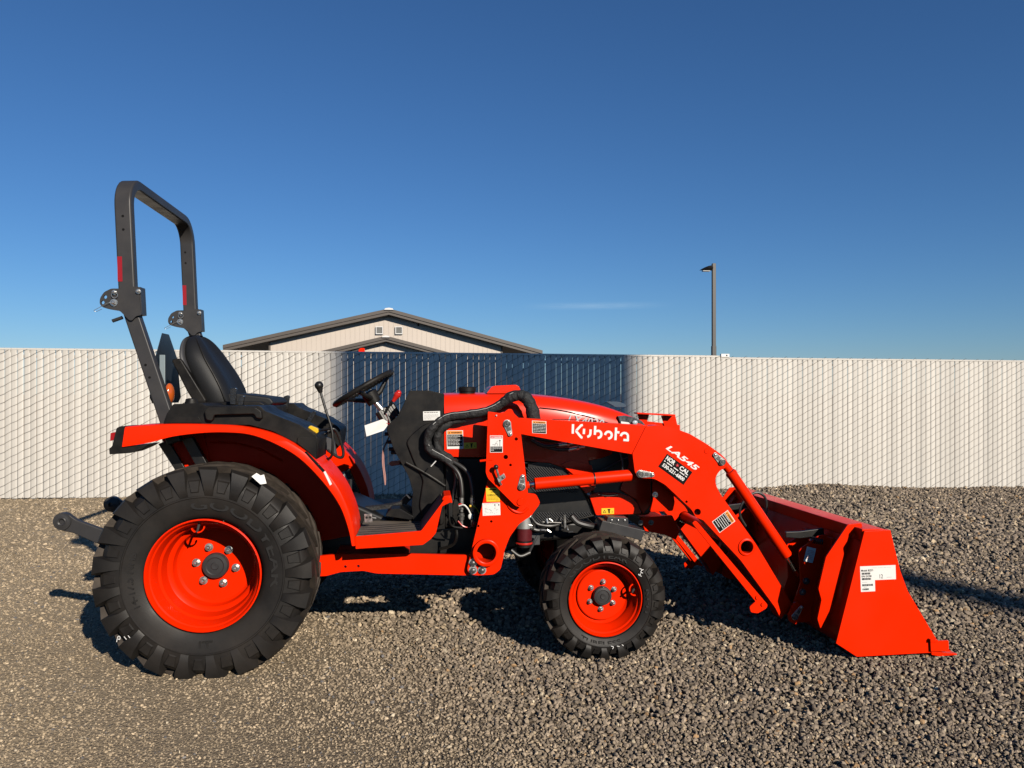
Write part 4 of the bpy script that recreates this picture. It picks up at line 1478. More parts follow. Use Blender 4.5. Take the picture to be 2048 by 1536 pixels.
# ------------------------------------------------------------------ hood
HW = [(888.5, 786, 913, .275), (930, 785, 914, .278), (980, 785, 915, .280), (1040, 785.5, 917, .280), (1100, 790, 920, .278), (1150, 796.5, 924, .272), (1195, 805, 918, .262), (1230, 814.5, 906, .250), (1258, 825, 895, .236),
      (1278, 835, 885, .218), (1290, 844, 876, .195), (1297, 856, 868, .15)]
secs = []
for u, vt, vb, hw in HW:
    dn = CY - hw
    x = W(u, vt, dn).x
    zt, zb = W(u, vt, dn + .1).z, W(u, vb, dn).z
    hgt = max(zt - zb, .02)
    k = min(.125, hgt * .5)
    half = [(-hw * .99, zb), (-hw, zb + hgt * .15), (-hw, zb + (hgt - k) * .75), (-hw * .995, zt - k), (-hw * .975, zt - k * .62), (-hw * .935, zt - k * .40), (-hw * .86, zt - k * .2), (-hw * .72, zt - k * .08), (-hw * .4, zt - .004), (0, zt)]
    sec = half + [(-a, b) for a, b in reversed(half[:-1])]
    secs.append([(x, CY + a, b) for a, b in sec])
# densify along x
D_ = []
for j in range(len(secs[0])):
    D_.append(cr([s[j] for s in secs], 4))
secs = [[D_[j][i] for j in range(len(D_))] for i in range(len(D_[0]))]
mb = MB(); mb.loft(secs, REDH)
hood = mb.build('hood', T, smooth=45)


def hood_d(u):
    for (a, _, _, h0), (b, _, _, h1) in zip(HW, HW[1:]):
        if a <= u <= b:
            return CY - (h0 + (h1 - h0) * (u - a) / (b - a))
    return CY - (HW[0][3] if u < HW[0][0] else HW[-1][3])


SEAM = mat('panel_gap', (.02, .004, .004), .7)
mb = MB()
mb.tube(cr([W(u, v, hood_d(u) - .0005) for u, v in [(1079, 815), (1120, 820), (1170, 831), (1215, 845), (1240, 853)]], 5), .0022, SEAM, n=6)
mb.tube(cr([W(u, v, hood_d(u) - .0005) for u, v in [(1105, 838), (1160, 840), (1210, 846), (1232, 852)]], 5), .0018, SEAM, n=6)
mb.build('panel_gap', hood)
mb = MB()
mb.plate(rnd([(973, 787), (983, 774), (990, 771.5), (1032, 769.5), (1038, 773), (1044, 787)], 2), CY - .19, CY + .19, REDH)
mb.build('hood_scoop', hood, bevel=.012, seg=3)
mb = MB(); p = W(934, 780, .62)
r_ = 17.5 * (.62 - CAM_Y) / FPX
mb.tube([p - Vector((0, 0, .025)), p - Vector((0, 0, .008)), p + Vector((0, 0, -.007)), p + Vector((0, 0, .014)), p + Vector((0, 0, .018))], [r_ * .9, r_ * .9, r_, r_, r_ * .9], BLK, n=28)
mb.build('fuel_cap', hood, smooth=30)
# headlights (clear lens over reflector)
lens = [(1236, 832), (1250, 831), (1268, 835), (1284, 842), (1293, 853), (1276, 853), (1241, 849)]
dl = [hood_d(u) - .010 + .0006 * max(0, u - 1268) for u, v in lens]
REFLM = mat('headlight_reflector', (.22, .23, .25), .12, metal=.7, noise=.8, nscale=55)
mb = MB()
P = [W(u, v, d) for (u, v), d in zip(lens, dl)]
Q = [p + Vector((0, .045, 0)) for p in P]
n = len(P)
mb.add(P + Q, [tuple(range(n))] + [(i, n + i, n + (i + 1) % n, (i + 1) % n) for i in range(n)], REFLM)
hl = mb.build('headlight', hood, bevel=.004)
mb = MB()
mb.plate(rnd([(1241, 842.5), (1258, 845), (1261, 850), (1243, 848)], 1), hood_d(1250) - .0135, hood_d(1250) - .010, LWHITE)
mb.build('lens_patch', hood, bevel=.001)
mb = MB(); p = W(1270, 845, hood_d(1265) - .012); mb.ball(p, .012, GLASS, n=14, sq=(1.3, .5, 1)); mb.build('bulb_lens', hood)
mb = MB()
mb.plate(rnd([(1212, 803), (1235, 803), (1250, 808), (1254, 814), (1232, 814)], 2), CY + .12, CY + .2, mat('smoky_lens', (.06, .09, .13), .08, coat=1.0))
mb.build('far_headlight', hood, bevel=.008)
# silver model letters on the hood side
fr = frame_uv((1137, 828), (1207, 839), (1134.5, 847), hood_d(1170) - .004)
mb = MB(); fr.text(mb, 'LX4020', 0, 0, 1.0, 1, SILV, .002, bold=.01, shear=.05)
mb.build('model_letters', hood, smooth=0)

# warning label, yellow label on the hood side
dh = hood_d(920) - .0015


def warn_label(fr, name, parent, seed, header='WARNING', foot=True):
    mb = MB(); fr.slab(mb, WHITE, .001)
    fr.rect(mb, .04, .03, .96, .20, ORG, .0016)
    fr.tri(mb, .16, .06, .09, .10, BLACKP, .0022)
    fr.text(mb, header, .26, .075, .90, .165, BLACKP, .0022, bold=.03)
    fr.rect(mb, .04, .22, .96, .86 if foot else .97, BLACKP, .0016)
    fr.rows(mb, .08, .92, .25, .84 if foot else .94, 8 if foot else 6, LWHITE, .0022, .42, seed=seed)
    if foot:
        fr.rows(mb, .82, .92, .90, .95, 1, GREYP, .0022)
    return mb.build(name, parent, smooth=0)


warn_label(frame_uv((893, 861), (926, 860.5), (894, 898), dh), 'warning_label', hood, 2)


def yellow_label(fr, name, parent):
    mb = MB(); fr.slab(mb, YEL, .001)
    fr.tri(mb, .24, .24, .30, .55, BLACKP, .0016); fr.tri(mb, .24, .40, .18, .32, YEL, .0021)
    fr.rect(mb, .48, .14, .70, .32, BLACKP, .0016); fr.rect(mb, .55, .32, .66, .86, BLACKP, .0016); fr.rect(mb, .51, .40, .60, .52, BLACKP, .0018)
    fr.rect(mb, .83, .55, .87, .74, BLACKP, .0016)
    return mb.build(name, parent, smooth=0)


yellow_label(frame_uv((928, 885.5), (953, 884.5), (928, 897.5), dh), 'caution_label', hood)

# side panels below the hood
dp = CY - .272
mb = MB(); mb.plate([(889, 915), (975, 917), (1060, 920), (1060, 1062), (889, 1056)], dp + .012, 2 * CY - dp - .012, BLK); mb.build('engine_cover', T, bevel=.01)
mb = MB(); mb.plate(rnd([(891, 919), (925, 919), (925, 1000), (891, 990)], 2), dp, dp + .02, BLK); mb.build('side_panel', T, bevel=.004)
mb = MB(); mb.plate(rnd([(1040, 905), (1170, 893, 1), (1190, 978), (1172, 988), (1150, 960), (1128, 936), (1100, 926), (1045, 922)], 3), dp - .004, dp + .02, REDH); sp = mb.build('side_skirt', T, bevel=.004)
mb = MB(); mb.plate([(1045, 920), (1110, 924), (1150, 950), (1178, 1000), (1192, 1031), (1070, 1060), (1045, 1058)], dp + .012, dp + .03, BLK2); gr = mb.build('side_grille', T, bevel=.002)
mb = MB()
for i in range(34):
    # slanted louvre bars
    u0 = 1046 + i * 5.2
    for (va, vb, ul, ur) in ((930, 985, 1050, 1158), (1022, 1056, 1072, 1186)):
        a = (u0 - 26, va); b = (u0 + 26, vb) if vb - va > 40 else (u0 - 26 + (vb - va) * .95, vb)
        # clip to the grille outline
        pts = []
        for s in range(13):
            uu = a[0] + (b[0] - a[0]) * s / 12; vv = a[1] + (b[1] - a[1]) * s / 12
            lim = ul < uu < ur
            if va == 930:
                lim = lim and vv > 930 + max(0, uu - 1105) * .85
            else:
                lim = lim and vv > 1024 - (uu - 1080) * .0 and vv < 1058 - (uu - 1072) * .22
            if lim:
                pts.append((uu, vv))
        if len(pts) > 2:
            mb.tube([W(*pts[0], dp + .008), W(*pts[-1], dp + .008)], .0028, LGREY, n=4)
mb.build('grille_bars', gr)
mb = MB(); mb.tube(cr(wp([(1048, 926, dp + .004), (1085, 922, dp + .004), (1120, 928, dp + .004), (1145, 950, dp + .004), (1165, 978, dp + .004), (1180, 1005, dp + .004), (1190, 1030, dp + .004)]), 5), .007, BLK, n=8)
mb.tube(wp([(1072, 1060, dp + .006), (1190, 1030, dp + .004)]), .006, BLK, n=8)
mb.build('grille_rim', gr)
mb = MB(); mb.plate(rnd([(1122, 929), (1142, 920), (1150, 921), (1184, 931), (1192, 975), (1170, 965), (1150, 952)], 3), dp - .016, dp + .012, REDH); mb.build('cheek_panel', T, bevel=.008)
mb = MB(); mb.plate(rnd([(1178, 990), (1194, 986), (1236, 986), (1262, 994), (1276, 1008), (1283, 1027), (1279, 1028), (1192, 1031)], 4), dp - .018, dp + .05, REDH); lc = mb.build('cheek_panel', T, bevel=.010)
yellow_label(frame_uv((1203, 1016.5), (1228, 1016), (1203, 1028.5), dp - .0195), 'caution_label', lc)
mb = MB(); mb.plate([(1168, 890), (1300, 880), (1311, 950), (1310, 1010), (1300, 1031), (1190, 1032)], dp + .022, 2 * CY - dp - .022, BLK2); mb.build('nose_grille', T, bevel=.02)
mb = MB(); mb.plate([(1240, 980), (1262, 920), (1300, 905), (1302, 1010), (1286, 1028), (1272, 1000)], dp + .004, dp + .02, REDH); mb.build('cheek_frame', T, bevel=.004)
mb = MB(); mb.tube(cr(wp([(1196, 945, dp - .01), (1225, 930, dp - .02), (1250, 918, dp - .02), (1275, 912, dp)]), 5), .006, HOSE, n=8); mb.tube(cr(wp([(1240, 905, .30), (1245, 925, .29), (1245, 940, .28)]), 4), .005, HOSE, n=8); mb.build('nose_hose', T)
mb = MB(); mb.tube(cr(wp([(1197, 988, dp - .022), (1215, 991, dp - .022), (1236, 989, dp - .022)]), 4), .004, CHROME, n=8); mb.build('latch_bar', T)

# brush guard in front of the nose (far half shows above the arm)
mb = MB(); mb.plate(rnd([(1322, 831), (1351, 832), (1357, 860), (1330, 856)], 2), CY + .16, CY + .166, RED); mb.plate(rnd([(1275, 827), (1299, 828), (1292, 850), (1280, 848)], 2), CY + .16, CY + .166, RED)
mb.plate([(1274, 825), (1351, 829), (1351, 832.5), (1274, 828)], CY + .10, CY + .17, RED)
mb.plate([(1290, 842), (1360, 850), (1362, 1020), (1340, 1022), (1320, 900), (1290, 870)], CY + .17, CY + .18, RED)
mb.build('brush_guard', T, bevel=.002)

# ------------------------------------------------------------------ chassis, axles, engine underside
mb = MB(); mb.plate([(470, 1080), (560, 1010), (700, 1004), (830, 1060), (1000, 1040), (1190, 1045), (1195, 1075), (1060, 1085), (1000, 1110), (700, 1115), (560, 1150), (470, 1150)], .52, .95, BLK2); mb.build('transmission', T, bevel=.02)
mb = MB(); mb.tube([(RX, .27, RZ), (RX, 2 * CY - .27, RZ)], .085, BLK2, n=20); mb.tube([(RX, .27, RZ), (RX, .42, RZ)], .13, BLK2, n=24); mb.tube([(RX, 2 * CY - .42, RZ), (RX, 2 * CY - .27, RZ)], .13, BLK2, n=24); mb.build('rear_axle', T)
mb = MB(); mb.tube([(FX, .20, FZ + .02), (FX, 2 * CY - .20, FZ + .02)], .055, BLK2, n=16)
for s in (.24, 2 * CY - .24):
    mb.tube([(FX, s, FZ - .09), (FX, s, FZ + .16)], .065, BLK2, n=16)
mb.box(FX - .10, FX + .10, CY - .18, CY + .18, FZ - .02, FZ + .25, BLK2)
mb.build('front_axle', T, bevel=.006)
mb = MB(); mb.plate(rnd([(1205, 1041), (1290, 1061), (1283, 1082), (1265, 1076), (1198, 1062)], 2), .30, .42, GREY); mb.plate([(1216, 1034), (1256, 1036), (1258, 1056), (1212, 1046)], .33, .40, GREY)
ab = mb.build('axle_bracket', T, bevel=.003)
for u in (1223, 1236, 1249):
    mb = MB(); p = W(u, 1040, .33); nut(mb, p.x, p.y, p.z, .006, .008, ZINC, False); mb.build('bolt', ab)
mb = MB(); mb.plate([(1280, 1035), (1345, 1031), (1360, 1062), (1352, 1080), (1330, 1070), (1290, 1062)], .50, .53, RED)
ff = mb.build('front_frame', T, bevel=.003); mirror(ff)
mb = MB(); mb.plate(rnd([(1306, 955), (1330, 965), (1346, 978), (1350, 1005), (1346, 1022), (1300, 1024), (1306, 1000)], 4), .308, .325, RED); fp = mb.build('guard_mount', T, bevel=.003)
mb = MB(); p = W(1310, 989, .308); nut(mb, p.x, p.y, p.z, .010, .016, ZINC); mb.build('bolt', fp)
for u in (1281, 1302):
    mb = MB(); p = W(u, 1045, .50); nut(mb, p.x, p.y, p.z, .010, .012, DSTEEL); mb.build('bolt', ff)
mb = MB(); mb.box(W(1290, 1060, .5).x, W(1350, 1060, .5).x - .02, .60, .87, W(1300, 1062, .5).z, W(1300, 1040, .5).z, BLK2); mb.build('front_carrier', T, bevel=.01)

# loader side rails (bolted to the chassis)
mb = MB()
hl_ = [circ(690.5, 1133.5, 3, 10), circ(716.5, 1132.5, 3, 10)]
mb.plate(rnd([(560, 1120, 1), (672, 1109), (819, 1108), (940, 1111, 1), (938, 1151, 1), (753, 1147), (727, 1141.5), (682, 1144), (652, 1152), (560, 1155, 1)], 4), .262, .285, RED, hl_)
rail = mb.build('loader_rail', T, bevel=.003)
mb = MB(); mb.plate([(672, 1106), (818, 1106), (818, 1116), (680, 1128), (672, 1122)], .30, .5, RED); mb.build('rail_backing', rail)
mirror(rail)

# engine bay bits between the tower and the front tyre
mb = MB()
p = W(1048, 1048, .44)
mb.tube([p + Vector((0, 0, .045)), p - Vector((0, 0, .02))], .045, ALU, n=20)
FILT = mat('filter_bowl', (.10, .012, .016), .3, noise=.2, nscale=40)
mb.tube([p - Vector((0, 0, .02)), p - Vector((0, 0, .085))], .043, FILT, n=20)
mb.tube([p - Vector((0, 0, .085)), p - Vector((0, 0, .12))], .040, BLK2, n=20)
mb.torus(p - Vector((0, 0, .1)), (0, 0, 1), .042, .006, REDK, n=24, k=6)
mb.build('fuel_filter', T)
hoses = [([(1062, 1034, .40), (1075, 1048, .40), (1100, 1052, .40), (1120, 1048, .42)], .009, HOSE), ([(1058, 1052, .42), (1072, 1060, .42), (1092, 1061, .42)], .011, HOSE),
         ([(1142, 1032, .36), (1155, 1045, .36), (1180, 1052, .37), (1205, 1056, .40)], .017, HOSE), ([(1075, 1072, .42), (1068, 1085, .42), (1058, 1105, .44)], .007, LGREY),
         ([(1022, 1100, .42), (1040, 1112, .42), (1060, 1105, .43)], .010, HOSE)]
for pts, r_, m_ in hoses:
    mb = MB(); mb.tube(cr(wp(pts), 5), r_, m_, n=10); mb.build('engine_hose', T)
mb = MB()
rr_ = random.Random(5)
for (u, v) in ((1062, 1030), (1062, 1040), (1060, 1050), (1066, 1056), (1094, 1042), (1102, 1040), (1112, 1040), (1122, 1036), (1129, 1034), (1129, 1044), (1131, 1052), (1135, 1056), (1142, 1064), (1098, 1062), (1086, 1060)):
    p = W(u, v, .40 + rr_.uniform(-.02, .03)); e_ = Vector((rr_.uniform(-1, 1), rr_.uniform(-.3, .3), rr_.uniform(-1, 1))).normalized() * .012
    mb.tube([p - e_, p + e_], rr_.uniform(.003, .006), rr_.choice((ZINC, DSTEEL)), n=8)
mb.tube(wp([(1129, 1030, .38), (1130, 1056, .38)]), .007, ZINC, n=8); mb.tube(wp([(1085, 1044, .40), (1126, 1046, .40)]), .004, DSTEEL, n=8)
mb.build('hose_fittings', T)
mb = MB(); mb.plate(rnd([(1050, 1066), (1080, 1065), (1080, 1090), (1050, 1092)], 2), .46, .50, LGREY); mb.plate([(1112, 1046), (1130, 1046), (1128, 1062), (1110, 1062)], .42, .5, BLK2); mb.build('pump_body', T, bevel=.004)

# ------------------------------------------------------------------ front loader
DT = .185                                            # outer tower plates
# lower tower plate with the cross-tube hole
mb = MB()
lowp = rnd([(988, 905, 1), (978, 950), (969, 990), (937, 1126), (934, 1140), (941, 1149), (955, 1151), (988, 1149), (1001, 1139), (1006, 1118), (1009, 1100), (1020, 1073), (1038, 1048), (1062, 1032), (1078, 1010), (1080, 1004), (1072, 988), (1040, 985), (1020, 905, 1)], 5)
mb.plate(lowp, DT + .045, DT + .061, RED, [circ(972, 1104, 19.5, 28), circ(956.5, 1052, 2.6, 10), circ(982.5, 1043, 2.6, 10)])
tower = mb.build('loader_tower', T, bevel=.0025)
mb = MB()
upp = rnd([(976, 823, 2), (1006, 827), (1016, 818), (1024, 818), (1028, 827), (1038, 836), (1042, 868, 1), (1056, 984), (1053, 1004), (1043, 1015), (1031, 1012), (976, 957), (971.5, 945), (972.5, 925)], 4)
mb.plate(upp, DT, DT + .014, RED, [circ(1032.5, 878, 3.4, 12), circ(1011.5, 914, 4.6, 14), circ(1021, 930, 2.8, 10)])
mb.build('mount_plate', tower, bevel=.0025)
mb = MB(); mb.plate(upp, DT + .125, DT + .137, RED); mb.plate(lowp, DT + .135, DT + .15, RED); mb.build('inner_plate', tower, bevel=.0025)
mb = MB()
c = W(972, 1104, DT + .045)
s_ = (DT + .045 - CAM_Y) / FPX
mb.lathe([(19.5 * s_, DT + .30), (19.5 * s_, DT + .018), (21 * s_, DT + .016), (26 * s_, DT + .016), (27 * s_, DT + .018), (27 * s_, DT + .045)], c.x, c.z, RED, n=40)
mb.tube([(c.x, DT + .2, c.z), (c.x, 2 * CY - DT - .05, c.z)], 20.5 * s_, RED, n=30, caps=False)
mb.build('cross_tube', tower, smooth=40)
for u, v in ((946, 1125), (946, 1140), (964, 1140)):
    mb = MB(); p = W(u, v, DT + .045); mb.lathe([(0, p.y - .004), (.021, p.y - .004), (.022, p.y - .001), (.022, p.y)], p.x, p.z, ALU, n=20); nut(mb, p.x, p.y - .004, p.z, .015, .016, DSTEEL, False); mb.build('tower_bolt', tower)
# curved rest lip and its bolt
mb = MB(); mb.tube(cr(wp([(1014, 1000, DT + .045), (1018, 1013, DT + .043), (1030, 1023, DT + .042), (1045, 1025, DT + .043), (1056, 1016, DT + .045)]), 5), .007, RED, n=8)
p = W(1041, 1004, DT); mb.lathe([(0, p.y - .006), (.017, p.y - .006), (.019, p.y)], p.x, p.z, RED, n=18); mb.build('weld_lip', tower)
mb = MB(); mb.tube(wp([(960, 922, DT + .01), (985, 919, DT + .002)]), .006, RED, n=8); p = W(992.5, 831, DT); mb.build('stop_tab', tower)
mb = MB(); nut(mb, p.x, p.y, p.z, .005, .008, ZINC, False); mb.build('plate_rivet', tower)
# latch lever
mb = MB(); mb.tube(wp([(992, 935, DT - .035), (996, 948, DT - .03), (1000, 965, DT - .02), (1003, 970, DT - .015)]), [.0065, .0065, .006, .005], ZINC, n=10)
mb.ball(W(992, 934, DT - .035), .013, BLK2, n=14)
mb.plate(rnd([(994, 956), (1008, 947), (1012, 955), (998, 966)], 2), DT - .03, DT - .001, ZINC)
p = W(1006, 955, DT - .03); nut(mb, p.x, p.y, p.z, .006, .008, DSTEEL, False)
mb.build('latch_lever', tower, bevel=.001)
PAINTR = RED


def pin_plate(parent, main, small, d, rm=.016, rs=.0075):
    """zinc keeper plate with pin head and bolt"""
    a, b = W(*main, d), W(*small, d)
    mb = MB()
    dv = (b - a); L = dv.length; dv.normalize(); nv = Vector((dv.z, 0, -dv.x))
    pts = []
    R0, R1 = rm * 1.25, rs * 1.55
    for i in range(11):
        t = PI / 2 + PI * i / 10
        q = a + dv * math.cos(t) * R0 + nv * math.sin(t) * R0; pts.append((q.x, q.z))
    for i in range(11):
        t = -PI / 2 + PI * i / 10
        q = b + dv * math.cos(t) * R1 + nv * math.sin(t) * R1; pts.append((q.x, q.z))
    mb.plate_xz([pts], d - .006, d, ZINC)
    m = a + dv * L * .52
    e1, e2 = dv * L * .16, nv * R1 * .8
    q = [m - e1 - e2, m + e1 - e2, m + e1 + e2, m - e1 + e2]
    mb.plate_xz([[(k.x, k.z) for k in q]], d - .0085, d - .006, DSTEEL)
    mb.lathe([(0, d - .018), (rm * .35, d - .018), (rm * .42, d - .014), (rm * .7, d - .014), (rm * .78, d - .017), (rm, d - .016), (rm, d - .006)], a.x, a.z, DSTEEL, n=24)
    nut(mb, b.x, d - .006, b.z, rs, .010, ZINC, True)
    return mb.build('pin_keeper', parent, bevel=.0008)


pin_plate(tower, (1014, 847), (1020, 868), DT)
pin_plate(tower, (1043, 973), (1045, 953), DT)

# decals of the tower
fr = frame_uv((980, 871), (1005.5, 871), (980, 905), DT - .001)
mb = MB(); fr.slab(mb, WHITE, .001); fr.rect(mb, .04, .03, .96, .17, REDP, .0016); fr.tri(mb, .16, .05, .1, .09, LWHITE, .002); fr.text(mb, 'DANGER', .28, .06, .92, .15, LWHITE, .002, bold=.03)
fr.rect(mb, .76, .28, .79, .62, BLACKP, .002); fr.rect(mb, .73, .26, .82, .33, BLACKP, .002)
for s in ([(.2, .5), (.25, .55), (.4, .52), (.5, .38), (.66, .30)], [(.38, .62), (.42, .5), (.55, .45), (.6, .6)]):
    for a, b in zip(s, s[1:]):
        d_ = Vector((b[0] - a[0], b[1] - a[1])); nn = Vector((-d_.y, d_.x)).normalized() * .012
        mb.add([fr.pt(a[0] + nn.x, a[1] + nn.y, .002), fr.pt(b[0] + nn.x, b[1] + nn.y, .002), fr.pt(b[0] - nn.x, b[1] - nn.y, .002), fr.pt(a[0] - nn.x, a[1] - nn.y, .002)], [(0, 1, 2, 3)], GREYP)
fr.rect(mb, .04, .64, .96, .97, BLACKP, .0016); fr.rows(mb, .08, .92, .66, .82, 3, LWHITE, .002, .45, seed=3); fr.rows(mb, .08, .3, .84, .94, 1, LWHITE, .002, .5, seed=3)
mb.build('danger_label', tower, smooth=0)
fr = frame_uv((971.5, 976), (998.5, 975.5), (973, 1003.5), DT + .044)
mb = MB(); fr.slab(mb, YEL, .001)
mb.add([fr.pt(a, b, .0016) for a, b in ((.16, .12), (.32, .09), (.75, .09), (.78, .14), (.70, .17), (.32, .17))], [tuple(range(6))], BLACKP)
fr.text(mb, '10 H', .36, .25, .64, .35, BLACKP, .0016); fr.text(mb, 'LUBRICATE', .10, .46, .88, .57, BLACKP, .0016, bold=.02)
fr.rows(mb, .08, .9, .64, .92, 3, BLACKP, .0016, .35, seed=8); fr.rows(mb, .68, .92, .93, .97, 1, BLACKP, .0016, .6, seed=8)
mb.build('lubricate_label', tower, smooth=0)
fr = frame_uv((964.5, 1006.5), (1000, 1005), (965.5, 1031.5), DT + .044)
mb = MB(); fr.slab(mb, WHITE, .001); fr.rows(mb, .1, .95, .05, .11, 1, GREYP, .0016, .7); rr_ = random.Random(11)
for i in range(34):
    a, b = rr_.uniform(.06, .85), rr_.uniform(.2, .88); w_, h_ = rr_.uniform(.02, .10), rr_.uniform(.012, .04)
    if a > .78 and b > .68:
        continue
    fr.rect(mb, a, b, a + w_, b + h_, GREYP, .0016)
for a in (.68, .90):
    fr.rect(mb, a, .12, a + .05, .24, BLACKP, .0017)
mb.build('diagram_label', tower, smooth=0)
mirror(tower, sub=False)

# ------------------------------------------------------------------ loader arms
DA = .203
knee = rnd([(1292, 853, 2), (1318, 850), (1345, 855), (1380, 868), (1412, 887), (1440, 907), (1453, 919), (1455, 929), (1449, 937), (1441, 940), (1433, 950), (1430, 962), (1434, 976), (1442, 990),
            (1512, 1088), (1584, 1208, 3), (1562, 1238, 2), (1551, 1216, 2), (1481, 1120), (1406, 1040), (1400, 1038), (1391, 1034), (1384, 1020), (1330, 969), (1308, 957), (1278, 956), (1270, 946), (1265, 907, 2)], 6)
mb = MB()
mb.plate(knee, DA, DA + .10, RED, [circ(1395, 1024, 6.8, 16), circ(1373, 1003.5, 2.6, 10), circ(1493, 1094, 15, 24)])
arm = mb.build('loader_arm', T, bevel=.0035)
mb = MB(); mb.plate(rnd([(1030, 835.5, 1), (1296, 851, 1), (1270, 909.5, 1), (1030, 866, 1)], 2), DA + .006, DA + .094, RED); mb.build('rear_beam', arm, bevel=.004)
mb = MB()
c = W(1493, 1094, DA); s_ = (DA - CAM_Y) / FPX
mb.lathe([(13.5 * s_, DA + .09), (13.5 * s_, DA - .006), (15 * s_, DA - .008), (18 * s_, DA - .006), (18.5 * s_, DA + .002)], c.x, c.z, RED, n=36)
mb.tube([(c.x, DA + .05, c.z), (c.x, 2 * CY - DA - .01, c.z)], 13.4 * s_, RED, n=28, caps=False)
mb.build('cross_tube', arm, smooth=40)
mb = MB(); p = W(1413, 902, DA); mb.lathe([(0, DA - .003), (.012, DA - .003), (.014, DA)], p.x, p.z, RED, n=16); mb.build('weld_boss', arm)
pin_plate(arm, (1280, 947.5), (1304, 949.5), DA)
pin_plate(arm, (1443.5, 923.5), (1429, 909.5), DA)
# white letters on the beam, drawn stroke by stroke
mb = MB()
yb = DA + .006 - .0012
zx = lambda x, y: (1100 + x / 10.24, 820 + y / 10.24)
A_ = lambda cx, cy, rx, ry, a0, a1, k=12: [(cx + rx * math.cos(math.radians(a0 + (a1 - a0) * i / k)), cy + ry * math.sin(math.radians(a0 + (a1 - a0) * i / k))) for i in range(k + 1)]
strokes = [[(472, 290), (466, 484)], [(672, 308), (640, 312), (540, 420), (538, 436), (640, 560), (665, 568)], [(698, 384), (692, 492)], [(832, 398), (827, 478)] + A_(752, 478, 74, 70, 15, 82),
           [(926, 326), (917, 508)], A_(985, 497, 66, 72, -130, 100), A_(1195, 514, 68, 70, -178, 95), [(1352, 360), (1338, 616)], [(1345, 450), (1420, 460)],
           A_(1522, 538, 72, 68, -178, -10) + [(1592, 632)], [(1500, 612), (1608, 620)]]
for k_, s in enumerate(strokes):
    pts = []
    for x, y in s:
        q = W(*zx(x, y), yb); pts.append((q.x, q.z))
    ribbon(mb, pts, .0118, LWHITE, yb - .00025 * k_)
mb.build('white_letters', arm, smooth=0)
warn_label(frame_uv((1064, 841), (1092.5, 842.5), (1064.5, 866), DA + .0055), 'warning_label', arm, 5, foot=False)
warn_label(frame_uv((1455.3, 1020), (1470.4, 1042.2), (1424, 1043.5), DA - .0005), 'warning_label', arm, 6, foot=False)
# model number and dealer plate
fr = frame_uv((1338.2, 889), (1400.5, 935.2), (1331.6, 897.7), DA - .0008)
mb = MB(); fr.text(mb, 'LA545', -.01, .0, .93, 1.0, LWHITE, .0008, bold=.03, shear=.07); mb.build('model_number', arm, smooth=0)
fr = frame_uv((1334.2, 907.4), (1384.8, 944.3), (1316.4, 932.9), DA - .0005)
mb = MB(); fr.slab(mb, BLACKP, .001)
fr.text(mb, 'NOR', .05, .07, .38, .36, LWHITE, .0016, bold=.035); fr.text(mb, 'CAL', .58, .07, .93, .36, LWHITE, .0016, bold=.035)
star = []
for i in range(10):
    r_ = (.085, .030)[i % 2]; t = i * PI / 5 + .3
    star.append(fr.pt(.48 + r_ * math.cos(t) * .75, .22 + r_ * math.sin(t) * 1.5, .0016))
mb.add(star, [tuple(range(10))], REDP)
for a, b in ((.05, .10), (.15, .36), (.42, .60), (.66, .84), (.88, .94)):
    fr.rect(mb, a, .44, b, .50, LWHITE, .0016)
fr.text(mb, '530-221-6800', .08, .60, .92, .84, LWHITE, .0016, bold=.03)
mb.build('dealer_plate', arm, smooth=0)
armf = mirror(arm, sub=False)
for ch in arm.children:
    if ch.name.startswith('rear_beam'):
        mirror(ch, armf)
# parking stand folded under the lower arm
mb = MB()
mb.plate(rnd([(1384, 1046), (1391, 1041), (1396, 1045), (1536, 1210), (1533, 1217), (1516, 1227), (1502, 1225), (1499, 1214), (1508, 1206), (1511, 1203)], 3), DA + .012, DA + .022, RED)
mb.plate(rnd([(1384, 1044), (1391, 1041), (1396, 1045), (1530, 1209), (1515, 1208)], 3), DA + .07, DA + .08, RED)
stn = mb.build('parking_stand', T, bevel=.002)
for u, v in ((1514, 1195), (1525, 1209)):
    mb = MB(); p = W(u, v, DA + .012); mb.lathe([(0, p.y - .006), (.009, p.y - .006), (.011, p.y)], p.x, p.z, RED, n=16); mb.build('rivet', stn)
mirror(stn)

# ------------------------------------------------------------------ hydraulic cylinders
DCY = DA + .052


def cylinder(a, b, u_rod, r, rod, name, col=RED, collar=None):
    """barrel between two pixels on the plane DCY with a chrome rod reaching pixel u_rod"""
    A, B, Cc = W(*a, DCY), W(*b, DCY), W(*u_rod, DCY)
    dv = (B - A).normalized()
    mb = MB()
    mb.tube([A, A + dv * .004, A + dv * .006, B - dv * .006, B - dv * .004, B], [r * .8, r, r, r, r, r * .85], col, n=28)
    o = mb.build(name, T, smooth=40)
    mb = MB(); mb.tube([A, Cc], rod, CHROME, n=18); mb.build('rod', o)
    return o, A, B, dv


